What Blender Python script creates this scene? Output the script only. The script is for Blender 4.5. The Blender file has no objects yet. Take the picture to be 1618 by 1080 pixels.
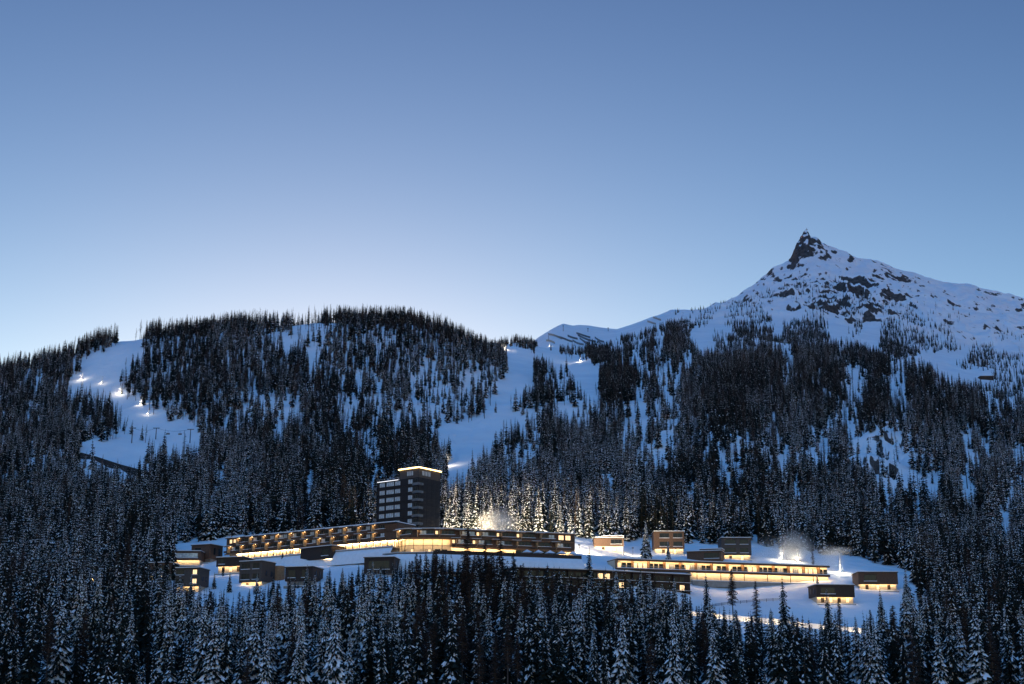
import bpy, bmesh, math, random
import numpy as np
from mathutils import Vector

R = math.radians
sc = bpy.context.scene
COL = sc.collection

# ------------------------------------------------------------------ camera
TILT = R(15.0)
FPX, CX, CY = 1618 * 50 / 36, 809.0, 540.0        # focal length in photograph pixels
cam_d = bpy.data.cameras.new('camera'); cam_d.lens = 50; cam_d.sensor_width = 36
cam_d.clip_start = 1.0; cam_d.clip_end = 30000
cam = bpy.data.objects.new('camera', cam_d); COL.objects.link(cam)
cam.location = (0, 0, 0); cam.rotation_euler = (R(90) + TILT, 0, 0)
sc.camera = cam

# ------------------------------------------------------------------ sky, sun, exposure
SUN_EL, SUN_AZ = R(5.0), R(-7.0)
world = bpy.data.worlds.new('World'); sc.world = world; world.use_nodes = True
wn = world.node_tree
sky = wn.nodes.new('ShaderNodeTexSky'); sky.sky_type = 'NISHITA'; sky.sun_disc = False
sky.sun_elevation = SUN_EL; sky.sun_rotation = SUN_AZ
sky.altitude = 1500; sky.air_density = 1.0; sky.dust_density = 0.3; sky.ozone_density = 2.5
# a clear dusk sky is more contrasted than the daylight model: one power per channel, then a tint
sep = wn.nodes.new('ShaderNodeSeparateColor'); com = wn.nodes.new('ShaderNodeCombineColor')
wn.links.new(sky.outputs[0], sep.inputs[0])
for i, g in enumerate((1.86, 1.84, 1.60)):
    pw = wn.nodes.new('ShaderNodeMath'); pw.operation = 'POWER'; pw.inputs[1].default_value = g
    wn.links.new(sep.outputs[i], pw.inputs[0]); wn.links.new(pw.outputs[0], com.inputs[i])
tint = wn.nodes.new('ShaderNodeMix'); tint.data_type = 'RGBA'; tint.blend_type = 'MULTIPLY'
tint.clamp_result = False
tint.inputs[0].default_value = 1.0; tint.inputs[7].default_value = (2.48, 1.20, 1.0, 1)
wn.links.new(com.outputs[0], tint.inputs[6])
wn.links.new(tint.outputs[2], wn.nodes['Background'].inputs[0])
wn.nodes['Background'].inputs[1].default_value = 0.10

sun_d = bpy.data.lights.new('sun', 'SUN'); sun_d.energy = 1.2; sun_d.angle = R(50); sun_d.color = (0.10, 0.40, 1.0)
sun = bpy.data.objects.new('sun', sun_d); COL.objects.link(sun)
sun.rotation_euler = (R(14), 0, R(-35))           # the last light of the sky, broad and almost overhead

vs = sc.view_settings
vs.view_transform = 'Standard'; vs.look = 'None'; vs.exposure = 0.0; vs.gamma = 1.0; vs.use_curve_mapping = False
cy = sc.cycles
cy.max_bounces = 5; cy.diffuse_bounces = 2; cy.glossy_bounces = 2; cy.transmission_bounces = 2
cy.volume_bounces = 1; cy.transparent_max_bounces = 8
cy.sample_clamp_indirect = 2.0; cy.sample_clamp_direct = 0.0; cy.light_sampling_threshold = 0.02
cy.use_denoising = True; cy.denoiser = 'OPENIMAGEDENOISE'; cy.denoising_input_passes = 'RGB_ALBEDO_NORMAL'; cy.denoising_prefilter = 'ACCURATE'
cy.caustics_reflective = False; cy.caustics_refractive = False
sc.render.film_transparent = False

# ------------------------------------------------------------------ picture <-> place
CT, ST = math.cos(TILT), math.sin(TILT)
def ray(px, py):
    a = (np.asarray(px, float) - CX) / FPX; b = (CY - np.asarray(py, float)) / FPX
    return a, CT - b * ST, ST + b * CT                 # direction x, y, z
def at(px, py, Y):
    dx, dy, dz = ray(px, py)
    return np.array([dx / dy * Y, Y + 0 * dx, dz / dy * Y])
def project(X, Y, Z):
    d = Y * CT + Z * ST
    return CX + FPX * X / d, CY - FPX * (Z * CT - Y * ST) / d

# ------------------------------------------------------------------ noise
_rng = np.random.RandomState(7)
_tab = _rng.rand(256, 256)
def vnoise(x, y):
    xi = np.floor(x).astype(int); yi = np.floor(y).astype(int)
    fx = x - xi; fy = y - yi
    fx = fx * fx * (3 - 2 * fx); fy = fy * fy * (3 - 2 * fy)
    g = lambda i, j: _tab[i & 255, j & 255]
    a = g(xi, yi) * (1 - fx) + g(xi + 1, yi) * fx
    b = g(xi, yi + 1) * (1 - fx) + g(xi + 1, yi + 1) * fx
    return a * (1 - fy) + b * fy
def fbm(x, y, n=4, ridged=False):
    s = 0; amp = 0.5; tot = 0
    for k in range(n):
        v = vnoise(x + 31.7 * k, y + 17.3 * k)
        if ridged: v = 1 - abs(2 * v - 1)
        s = s + amp * v; tot += amp; amp *= 0.5; x = x * 2.03; y = y * 2.03
    return s / tot
def sstep(a, b, x):
    t = np.clip((x - a) / (b - a), 0, 1); return t * t * (3 - 2 * t)

# ------------------------------------------------------------------ terrain
# each row: distance in metres, and where the ground of that distance stands in the photograph
ROWS = [
 (300, [(-400, 1262), (2000, 1262)]),
 (400, [(-400, 1160), (2000, 1160)]),
 (480, [(-400, 1098), (2000, 1105)]),
 (560, [(-400, 1040), (300, 1025), (700, 1030), (1300, 1052), (2000, 1070)]),
 (620, [(-400, 1000), (0, 985), (300, 962), (450, 955), (600, 945), (800, 985), (1000, 1000), (1300, 1010), (1618, 1030), (2000, 1045)]),
 (660, [(-400, 975), (0, 960), (300, 938), (450, 930), (600, 910), (700, 915), (780, 950), (1000, 958), (1150, 978), (1300, 985), (1450, 992), (1618, 1003), (2000, 1020)]),
 (685, [(-400, 960), (0, 945), (300, 925), (450, 912), (600, 893), (700, 892), (800, 900), (1000, 912), (1080, 940), (1150, 960), (1300, 963), (1450, 970), (1618, 985), (2000, 1000)]),
 (715, [(-400, 945), (0, 928), (300, 908), (450, 893), (600, 880), (700, 880), (900, 885), (1000, 900), (1080, 922), (1150, 938), (1300, 940), (1450, 942), (1618, 965), (2000, 985)]),
 (755, [(-400, 925), (0, 908), (300, 888), (400, 878), (600, 860), (700, 856), (900, 866), (1000, 884), (1150, 898), (1300, 906), (1450, 918), (1618, 940), (2000, 960)]),
 (800, [(-400, 900), (0, 880), (150, 872), (300, 864), (450, 850), (600, 843), (700, 838), (900, 846), (1000, 868), (1150, 874), (1300, 888), (1450, 900), (1618, 915), (2000, 935)]),
 (900, [(-400, 850), (0, 838), (300, 826), (600, 806), (800, 800), (1000, 815), (1150, 826), (1300, 842), (1618, 865), (2000, 880)]),
 (1050, [(-400, 805), (0, 788), (300, 772), (600, 760), (800, 752), (1000, 760), (1300, 778), (1618, 800), (2000, 815)]),
 (1300, [(-400, 740), (0, 708), (300, 688), (500, 680), (640, 686), (720, 700), (800, 680), (1000, 680), (1300, 698), (1618, 718), (2000, 735)]),
 (1500, [(-400, 700), (0, 652), (150, 632), (300, 610), (500, 602), (650, 618), (740, 640), (800, 636), (900, 634), (1000, 634), (1300, 648), (1618, 666), (2000, 680)]),
 (1750, [(-400, 665), (0, 592), (60, 580), (110, 566), (150, 548), (185, 541), (222, 538), (250, 532), (330, 527), (370, 519), (400, 517), (440, 519), (500, 511), (560, 512), (640, 511), (700, 528), (760, 556), (800, 580), (850, 592), (900, 600), (1000, 598), (1100, 592), (1200, 590), (1300, 592), (1400, 604), (1500, 614), (1618, 628), (2000, 650)]),
 (2050, [(-400, 700), (0, 635), (200, 585), (400, 548), (500, 545), (640, 540), (700, 552), (760, 562), (800, 566), (850, 575), (900, 580), (950, 572), (1000, 562), (1100, 555), (1200, 556), (1300, 562), (1400, 572), (1500, 592), (1618, 606), (2000, 630)]),
 (2500, [(-400, 760), (0, 700), (400, 620), (640, 590), (700, 575), (760, 562), (800, 550), (815, 547), (850, 552), (900, 562), (950, 558), (975, 545), (1060, 532), (1100, 526), (1200, 530), (1300, 532), (1400, 546), (1500, 570), (1618, 586), (2000, 610)]),
 (3000, [(-400, 820), (0, 780), (640, 650), (800, 590), (850, 553), (870, 545), (900, 546), (960, 540), (1060, 513), (1110, 508), (1200, 501), (1300, 500), (1400, 514), (1500, 537), (1618, 558), (2000, 590)]),
 (3550, [(-400, 860), (0, 820), (640, 700), (820, 600), (842, 551), (850, 545), (880, 526), (890, 521), (905, 525), (930, 522), (975, 522), (1000, 513), (1030, 502), (1060, 494), (1110, 494), (1160, 484), (1200, 468), (1300, 456), (1400, 466), (1500, 488), (1618, 510), (2000, 550)]),
 (3950, [(-400, 880), (0, 840), (640, 730), (850, 620), (1000, 535), (1110, 505), (1160, 480), (1200, 456), (1240, 432), (1252, 425), (1275, 412), (1300, 414), (1340, 424), (1400, 435), (1500, 458), (1618, 485), (2000, 535)]),
 (4200, [(-400, 900), (0, 860), (640, 760), (850, 640), (1000, 560), (1110, 505), (1150, 486), (1175, 470), (1220, 436), (1245, 421), (1252, 414), (1258, 397), (1263, 385), (1270, 372), (1276, 368), (1282, 376), (1292, 378), (1298, 386), (1325, 402), (1363, 416), (1390, 418), (1440, 432), (1482, 447), (1530, 453), (1550, 462), (1618, 477), (2000, 530)]),
 (4450, [(-400, 930), (640, 800), (1000, 600), (1110, 540), (1220, 470), (1275, 432), (1390, 450), (1530, 485), (1618, 505), (2000, 560)]),
 (5500, [(-400, 1000), (640, 900), (1110, 700), (1275, 640), (1618, 660), (2000, 700)]),
 (8000, [(-400, 1080), (2000, 1000)]),
]
U = np.concatenate([np.linspace(-1.1, -0.45, 24)[:-1], np.linspace(-0.45, 0.10, 400)[:-1], np.linspace(0.10, 0.40, 330)[:-1], np.linspace(0.40, 1.1, 40)])
YS = np.concatenate([np.geomspace(1.0, 280, 24)[:-1], np.geomspace(280, 560, 60)[:-1], np.geomspace(560, 840, 110)[:-1], np.geomspace(840, 3000, 170)[:-1], np.linspace(3000, 4260, 150)[:-1], np.geomspace(4260, 8000, 24)])
def build_height():
    ky = [1.0, 60.0, 160.0]; kz = [np.full(len(U), v) / y for v, y in ((-1.8, 1.0), (-6.0, 60.0), (-13.0, 160.0))]
    for Y, kn in ROWS:
        p = np.array(kn, float); q = at(p[:, 0], p[:, 1], Y)
        ky.append(Y); kz.append(np.interp(U, q[0] / Y, q[2] / Y))
    ky = np.array(ky); kz = np.array(kz) * ky[:, None]             # heights per row
    h = np.diff(ky)[:, None]; d = np.diff(kz, axis=0) / h           # monotone cubic through the rows
    m = np.zeros_like(kz); m[0] = d[0]; m[-1] = d[-1]
    w1 = 2 * h[1:] + h[:-1]; w2 = h[1:] + 2 * h[:-1]
    with np.errstate(divide='ignore', invalid='ignore'):
        hm = (w1 + w2) / (w1 / d[:-1] + w2 / d[1:])
    m[1:-1] = np.where(d[:-1] * d[1:] > 0, hm, 0)
    i = np.clip(np.searchsorted(ky, YS) - 1, 0, len(ky) - 2)
    hh = h[i]; t = ((YS - ky[i])[:, None]) / hh
    t2 = t * t; t3 = t2 * t
    Z = (2*t3 - 3*t2 + 1) * kz[i] + (t3 - 2*t2 + t) * hh * m[i] + (-2*t3 + 3*t2) * kz[i+1] + (t3 - t2) * hh * m[i+1]
    Xg = U[None, :] * YS[:, None]; Yg = np.repeat(YS[:, None], len(U), 1)
    px, py = project(Xg, np.maximum(Yg, 20), Z)
    # gentle relief near, gullies on the hills, crags on the high mountain
    near = sstep(300, 420, Yg) * (1 - sstep(820, 1000, Yg))
    Z += near * ((fbm(Xg / 24, Yg / 24, 3) - .5) * 2.2 + (fbm(Xg / 7 + 50, Yg / 7, 3) - .5) * .9)
    hill = sstep(860, 1050, Yg) * (1 - sstep(2300, 2900, Yg))
    Z += hill * (fbm(Xg / 110 + 5, Yg / 260, 4, True) - .55) * 22 * (1 - 0.75 * np.exp(-((Yg - 1750) / 110) ** 2))
    for cx, cy_, sx, sy, amp in ((1395, 725, 55, 50, 60), (1170, 725, 45, 36, 46), (1060, 700, 50, 30, 34), (1500, 700, 30, 24, 10)):
        g = np.exp(-((px - cx) / sx) ** 2 - ((py - cy_) / sy) ** 2) * (Yg > 900) * (Yg < 2000)
        Z += g * (fbm(Xg / 34, Yg / 34 + 9, 4, True) - .45) * amp
    high = sstep(2700, 3200, Yg)
    crag = fbm(Xg / 150 + 3, Yg / 190, 6, True)
    fade = 1 - 0.85 * np.exp(-((Yg - 4200) / 80) ** 2)
    Z += high * (crag - .6) * 62 * fade * sstep(1020, 1130, px)
    horn = np.exp(-((px - 1274) / 34) ** 2) * sstep(3900, 4120, Yg) * (1 - sstep(4215, 4300, Yg))
    Z += horn * (fbm(Xg / 36, Yg / 30 + Z / 60, 4, True) - .55) * 34
    brow = np.exp(-((px - 1320) / 130) ** 2) * np.exp(-((py - 480) / 45) ** 2) * high
    Z += brow * (fbm(Xg / 52 + 8, Yg / 60, 4, True) - .5) * 62
    rid = np.exp(-((Yg - 4200) / 60) ** 2) * high
    Z += rid * (fbm(Xg / 30, Yg / 60, 3) - .5) * 9
    return Xg, Yg, Z
XG, YG, ZG = build_height()
def ground(X, Y):
    X = np.asarray(X, float); Y = np.asarray(Y, float)
    u = X / Y
    i = np.clip(np.searchsorted(YS, Y) - 1, 0, len(YS) - 2); j = np.clip(np.searchsorted(U, u) - 1, 0, len(U) - 2)
    ty = np.clip((Y - YS[i]) / (YS[i+1] - YS[i]), 0, 1); tx = np.clip((u - U[j]) / (U[j+1] - U[j]), 0, 1)
    return (ZG[i, j] * (1-tx) + ZG[i, j+1] * tx) * (1-ty) + (ZG[i+1, j] * (1-tx) + ZG[i+1, j+1] * tx) * ty
def hit(px, py, y0=420, y1=4400):
    """the point of the ground that the photograph shows at this pixel"""
    Y = np.arange(y0, y1, 1.0); p = at(px, py, Y)
    g = ground(p[0], Y); k = np.nonzero(g >= p[2])[0]
    k = k[0] if len(k) else len(Y) - 1
    return Vector((p[0][k], Y[k], g[k]))

# ------------------------------------------------------------------ materials
MATS = {}
def principled(name):
    m = bpy.data.materials.new(name); m.use_nodes = True
    MATS[name] = m
    return m, m.node_tree, m.node_tree.nodes['Principled BSDF']
def mat(name, col, rough=.7, var=.25, scale=1.5, metal=0.0, spec=.4, bump=0.0):
    m, t, b = principled(name)
    n = t.nodes.new('ShaderNodeTexNoise'); n.inputs['Scale'].default_value = scale; n.inputs['Detail'].default_value = 5
    tc = t.nodes.new('ShaderNodeTexCoord'); t.links.new(tc.outputs['Object'], n.inputs['Vector'])
    r = t.nodes.new('ShaderNodeValToRGB'); e = r.color_ramp.elements
    e[0].position = .3; e[1].position = .7
    e[0].color = tuple(c * (1 - var) for c in col) + (1,); e[1].color = tuple(min(1, c * (1 + var)) for c in col) + (1,)
    t.links.new(n.outputs['Fac'], r.inputs[0]); t.links.new(r.outputs[0], b.inputs['Base Color'])
    b.inputs['Roughness'].default_value = rough; b.inputs['Metallic'].default_value = metal
    b.inputs['Specular IOR Level'].default_value = spec
    if bump:
        bp = t.nodes.new('ShaderNodeBump'); bp.inputs['Strength'].default_value = bump; bp.inputs['Distance'].default_value = .1
        t.links.new(n.outputs['Fac'], bp.inputs['Height']); t.links.new(bp.outputs[0], b.inputs['Normal'])
    return m
def wood(name, col, plank=.25, var=.35):
    m, t, b = principled(name)
    tc = t.nodes.new('ShaderNodeTexCoord'); mp = t.nodes.new('ShaderNodeMapping'); mp.inputs['Scale'].default_value = (1.2, 1.2, 1 / plank)
    n = t.nodes.new('ShaderNodeTexNoise'); n.inputs['Scale'].default_value = 1.0; n.inputs['Detail'].default_value = 4
    t.links.new(tc.outputs['Object'], mp.inputs[0]); t.links.new(mp.outputs[0], n.inputs['Vector'])
    r = t.nodes.new('ShaderNodeValToRGB'); e = r.color_ramp.elements; e[0].position = .3; e[1].position = .7
    e[0].color = tuple(c * (1 - var) for c in col) + (1,); e[1].color = tuple(c * (1 + var) for c in col) + (1,)
    t.links.new(n.outputs['Fac'], r.inputs[0]); t.links.new(r.outputs[0], b.inputs['Base Color'])
    b.inputs['Roughness'].default_value = .75
    return m
def glow(name, col, s):
    m, t, b = principled(name)
    b.inputs['Base Color'].default_value = (.6, .5, .4, 1); b.inputs['Emission Color'].default_value = (*col, 1)
    b.inputs['Emission Strength'].default_value = s
    return m
WARM = (1.0, .66, .31)
mat('snow', (.80, .82, .86), .65, .05, .6, spec=.25)
mat('foliage', (.013, .018, .015), .9, .5, .5, spec=.1)
mat('bark', (.055, .040, .032), .9, .4, 2)
mat('twig', (.045, .034, .030), .9, .4, 1, spec=.1)
wood('brown_wood', (.105, .058, .036)); wood('dark_wood', (.030, .020, .017)); wood('warm_wood', (.30, .17, .085), .3)
wood('grey_wood', (.075, .062, .055))
mat('panel', (.010, .013, .020), .45, .35, .25, spec=.25)
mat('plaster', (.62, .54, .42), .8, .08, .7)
mat('concrete', (.28, .27, .26), .85, .15, .5)
mat('metal', (.09, .09, .10), .45, .2, 3, metal=.6)
mat('pale_metal', (.45, .46, .48), .4, .1, 3, metal=.3)
mat('glass', (.010, .012, .017), .18, .4, .6, spec=.3)
mat('curtained_glass', (.50, .53, .56), .15, .35, .9, spec=.8)
mat('asphalt', (.05, .05, .055), .9, .2, 1)
glow('lit_pane', WARM, 1.5); glow('lamp_glow', WARM, 32.0); glow('led_glow', (1.0, .66, .22), 7.0)
glow('balcony_glow', WARM, 20.0); glow('cold_lamp', (1.0, .86, .62), 60.0)

def terrain_material():
    m, t, b = principled('snow_and_rock')
    N = t.nodes.new; L = t.links.new
    geo = N('ShaderNodeNewGeometry'); sep = N('ShaderNodeSeparateXYZ'); L(geo.outputs['Normal'], sep.inputs[0])
    tc = N('ShaderNodeTexCoord')
    n1 = N('ShaderNodeTexNoise'); n1.inputs['Scale'].default_value = .035; n1.inputs['Detail'].default_value = 9; n1.inputs['Roughness'].default_value = .7
    L(tc.outputs['Object'], n1.inputs['Vector'])
    st = N('ShaderNodeMapRange'); st.inputs['From Min'].default_value = .94; st.inputs['From Max'].default_value = .60
    st.inputs['To Min'].default_value = 0; st.inputs['To Max'].default_value = .72; L(sep.outputs['Z'], st.inputs['Value'])
    nf = N('ShaderNodeTexNoise'); nf.inputs['Scale'].default_value = .11; nf.inputs['Detail'].default_value = 9; nf.inputs['Roughness'].default_value = .72
    L(tc.outputs['Object'], nf.inputs['Vector'])
    av = N('ShaderNodeMix'); av.inputs[0].default_value = .55; L(n1.outputs['Fac'], av.inputs[2]); L(nf.outputs['Fac'], av.inputs[3])
    df = N('ShaderNodeMath'); df.operation = 'SUBTRACT'; L(av.outputs[0], df.inputs[0]); L(st.outputs[0], df.inputs[1])
    sub = N('ShaderNodeMapRange'); sub.inputs['From Min'].default_value = -.02; sub.inputs['From Max'].default_value = .03   # steep, broken ground sheds its snow
    sub.inputs['To Min'].default_value = 1; sub.inputs['To Max'].default_value = 0; L(df.outputs[0], sub.inputs['Value'])
    n2 = N('ShaderNodeTexNoise'); n2.inputs['Scale'].default_value = .12; n2.inputs['Detail'].default_value = 8; L(tc.outputs['Object'], n2.inputs['Vector'])
    rr = N('ShaderNodeValToRGB'); e = rr.color_ramp.elements
    e[0].position = .3; e[0].color = (.022, .021, .022, 1); e[1].position = .75; e[1].color = (.10, .095, .092, 1)
    L(n2.outputs['Fac'], rr.inputs[0])
    n3 = N('ShaderNodeTexNoise'); n3.inputs['Scale'].default_value = .02; n3.inputs['Detail'].default_value = 8; L(tc.outputs['Object'], n3.inputs['Vector'])
    sr = N('ShaderNodeValToRGB'); e = sr.color_ramp.elements
    e[0].position = .3; e[0].color = (.72, .75, .80, 1); e[1].position = .7; e[1].color = (.84, .86, .89, 1)
    L(n3.outputs['Fac'], sr.inputs[0])
    mx = N('ShaderNodeMix'); mx.data_type = 'RGBA'; L(sub.outputs[0], mx.inputs[0]); L(sr.outputs[0], mx.inputs[6]); L(rr.outputs[0], mx.inputs[7])
    L(mx.outputs[2], b.inputs['Base Color']); b.inputs['Roughness'].default_value = .7; b.inputs['Specular IOR Level'].default_value = .2
    bp = N('ShaderNodeBump'); bp.inputs['Strength'].default_value = .6; bp.inputs['Distance'].default_value = 3.0
    L(n2.outputs['Fac'], bp.inputs['Height']); L(bp.outputs[0], b.inputs['Normal'])
    return m
terrain_material()

# ------------------------------------------------------------------ mesh helpers
def link(o, parent=None):
    COL.objects.link(o)
    if parent is not None: o.parent = parent
    return o
def tag(o, label=None, cat=None, group=None, kind=None):
    for k, v in (('label', label), ('category', cat), ('group', group), ('kind', kind)):
        if v: o[k] = v
    return o
def thing(name, label, cat, loc=(0, 0, 0), rz=0.0, group=None):
    o = bpy.data.objects.new(name, None); o.empty_display_size = 1; COL.objects.link(o)
    o.location = loc; o.rotation_euler = (0, 0, rz)
    return tag(o, label, cat, group)
def mesh(name, verts, faces, m):
    me = bpy.data.meshes.new(name); me.from_pydata([tuple(v) for v in verts], [], faces); me.update()
    for k in (m if isinstance(m, (list, tuple)) else [m]): me.materials.append(MATS[k])
    return me
class MB:
    """boxes, bars and prisms gathered into ONE mesh object"""
    def __init__(s): s.v = []; s.f = []
    def quadbox(s, p):                                   # 8 corners, bottom ring then top ring
        k = len(s.v); s.v += [tuple(q) for q in p]
        s.f += [(k, k+3, k+2, k+1), (k+4, k+5, k+6, k+7)] + [(k+i, k+(i+1) % 4, k+4+(i+1) % 4, k+4+i) for i in range(4)]
        return s
    def box(s, x0, x1, y0, y1, z0, z1):
        return s.quadbox([(x0, y0, z0), (x1, y0, z0), (x1, y1, z0), (x0, y1, z0), (x0, y0, z1), (x1, y0, z1), (x1, y1, z1), (x0, y1, z1)])
    def bar(s, a, b, r0, r1=None, n=6):
        a = Vector(a); b = Vector(b); r1 = r0 if r1 is None else r1
        d = (b - a).normalized(); u = d.orthogonal().normalized(); w = d.cross(u); k = len(s.v)
        for c, r in ((a, r0), (b, r1)):
            for i in range(n):
                t = 2 * math.pi * i / n; s.v.append(tuple(c + (u * math.cos(t) + w * math.sin(t)) * r))
        s.f += [(k+i, k+(i+1) % n, k+n+(i+1) % n, k+n+i) for i in range(n)]
        s.f += [tuple(k+i for i in reversed(range(n))), tuple(k+n+i for i in range(n))]
        return s
    def ring(s, poly, z0, z1):                           # prism over a plan polygon
        k = len(s.v); n = len(poly)
        s.v += [(p[0], p[1], z0) for p in poly] + [(p[0], p[1], z1) for p in poly]
        s.f += [(k+i, k+(i+1) % n, k+n+(i+1) % n, k+n+i) for i in range(n)]
        s.f += [tuple(k+i for i in reversed(range(n))), tuple(k+n+i for i in range(n))]
        return s
    def me(s, name, m): return mesh(name, s.v, s.f, m)
    def build(s, name, m, parent=None, loc=(0, 0, 0), rz=0.0):
        o = bpy.data.objects.new(name, s.me(name, m)); link(o, parent); o.location = loc; o.rotation_euler = (0, 0, rz)
        return o
def put(name, me, parent, loc=(0, 0, 0), rz=0.0):
    o = bpy.data.objects.new(name, me); link(o, parent); o.location = loc; o.rotation_euler = (0, 0, rz); return o
def lamp(name, loc, power, col=WARM, radius=.4, parent=None, spot=None, aim=None, blend=.6):
    d = bpy.data.lights.new(name, 'SPOT' if spot else 'POINT'); d.energy = power; d.color = col; d.shadow_soft_size = radius
    o = bpy.data.objects.new(name, d); link(o, parent); o.location = loc
    if spot:
        d.spot_size = R(spot); d.spot_blend = blend
        o.rotation_euler = Vector(aim).to_track_quat('-Z', 'Y').to_euler()
    return o

# ------------------------------------------------------------------ the ground sheet
def build_terrain():
    ny, nx = XG.shape
    co = np.stack([XG, YG, ZG], -1).reshape(-1, 3).astype(np.float32)
    i = np.arange(ny - 1)[:, None] * nx + np.arange(nx - 1)[None, :]
    q = np.stack([i, i + 1, i + nx + 1, i + nx], -1).reshape(-1, 4).astype(np.int32)
    me = bpy.data.meshes.new('mountain_terrain')
    me.vertices.add(len(co)); me.vertices.foreach_set('co', co.ravel())
    me.loops.add(q.size); me.loops.foreach_set('vertex_index', q.ravel())
    me.polygons.add(len(q)); me.polygons.foreach_set('loop_start', np.arange(0, q.size, 4, dtype=np.int32))
    me.polygons.foreach_set('use_smooth', np.ones(len(q), dtype=bool))
    me.update(calc_edges=True); me.materials.append(MATS['snow_and_rock'])
    o = bpy.data.objects.new('mountain_terrain', me); COL.objects.link(o)
    tag(o, 'snow covered mountainside rising to a rocky horn', None, None, 'structure')
build_terrain()

def valley_floor():
    n = 24; v = []; f = []
    for j in range(n + 1):
        for i in range(n + 1): v.append(((i / n - .5) * 16000, -9000 + j / n * 9290, -17.5 - 1.0 * _tab[i, j]))
    for j in range(n):
        for i in range(n): k = j * (n + 1) + i; f.append((k, k + 1, k + n + 2, k + n + 1))
    o = bpy.data.objects.new('valley_floor', mesh('valley_floor', v, f, 'snow')); COL.objects.link(o)
    tag(o, 'snowy valley floor on the near side', None, None, 'structure')
valley_floor()

# ------------------------------------------------------------------ buildings
_cache = {}
def window(root, w, h, loc, rz=0.0, pane='glass', bars=1, frame='metal', name='window'):
    """a framed window of its own: origin at the middle of its sill on the wall face, pane as its sub-part"""
    k = ('w', w, h, bars, frame)
    if k not in _cache:
        m = MB(); t = .12
        m.box(-w/2 - t, w/2 + t, -.10, .04, -t, 0).box(-w/2 - t, w/2 + t, -.10, .04, h, h + t)
        m.box(-w/2 - t, -w/2, -.10, .04, 0, h).box(w/2, w/2 + t, -.10, .04, 0, h)
        for i in range(bars):
            x = -w/2 + w * (i + 1) / (bars + 1); m.box(x - .05, x + .05, -.08, .03, 0, h)
        _cache[k] = m.me('window', frame)
    o = put(name, _cache[k], root, loc, rz)
    k = ('p', w, h, pane)
    if k not in _cache: _cache[k] = MB().box(-w/2, w/2, -.05, .03, 0, h).me('pane', pane)
    put('pane', _cache[k], o)
    return o
def boxpart(root, name, m, dims, loc=(0, 0, 0), rz=0.0):
    k = (name, m, dims)
    if k not in _cache: _cache[k] = MB().box(*dims).me(name, m)
    return put(name, _cache[k], root, loc, rz)
class Front:
    """the line a long facade follows in plan, from where its roof edge stands in the photograph"""
    def __init__(s, z, pts, first=None):
        s.z = z; s.p = [] if first is None else [Vector(first)]
        for px, py in pts:
            dx, dy, dz = ray(px, py); Y = z * dy / dz; s.p.append(Vector((dx / dy * Y, Y)))
        s.l = [0.0]
        for a, b in zip(s.p, s.p[1:]): s.l.append(s.l[-1] + (b - a).length)
        s.len = s.l[-1]
    def at(s, d):
        i = max(0, min(len(s.p) - 2, int(np.searchsorted(s.l, d)) - 1)); a, b = s.p[i], s.p[i+1]
        t = (b - a).normalized(); return a + t * (d - s.l[i]), math.atan2(t.y, t.x), Vector((-t.y, t.x))
    def where(s, px):                                  # distance along the front seen at this pixel column
        best = min(np.linspace(0, s.len, 600), key=lambda d: abs(project(s.at(d)[0].x, s.at(d)[0].y, s.z)[0] - px)); return float(best)
    def off(s, o, d0=0.0, d1=None):                    # points along the front pushed back by o
        d1 = s.len if d1 is None else d1
        ds = [d0] + [l for l in s.l if d0 + .5 < l < d1 - .5] + [d1]; out = []
        for d in ds:
            p, a, n = s.at(d); n2 = s.at(min(s.len, d + .6))[2]; out.append(p + (n + n2).normalized() * o)
        return out
    def band(s, mb, y0, y1, z0, z1, d0=0.0, d1=None):  # a solid that follows the front from depth y0 to y1
        a = s.off(y0, d0, d1); b = s.off(y1, d0, d1)
        for i in range(len(a) - 1):
            mb.quadbox([(*a[i], z0), (*a[i+1], z0), (*b[i+1], z0), (*b[i], z0), (*a[i], z1), (*a[i+1], z1), (*b[i+1], z1), (*b[i], z1)])
        return mb
    def solid(s, mb, y0, y1, z0, z1, d0=0.0, d1=None):
        a = s.off(y0, d0, d1); b = s.off(y1, d0, d1); return mb.ring([tuple(p) for p in a] + [tuple(p) for p in reversed(b)], z0, z1)

zA = float(at(614, 825.4, 690)[2]); FH = 4.0
zB, zC, zD, zG = zA - FH, zA - 2 * FH, zA - 3 * FH, zA - 4 * FH
LEFT = Front(zA, [(358.5, 850.5), (440, 842.6), (530, 833.7), (614, 825.4), (628, 824.2)])
MID = Front(zB, [(642, 835.3), (692, 834.9), (760, 837.4), (830, 840.4), (908, 843.8)], first=LEFT.p[-1])

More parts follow.
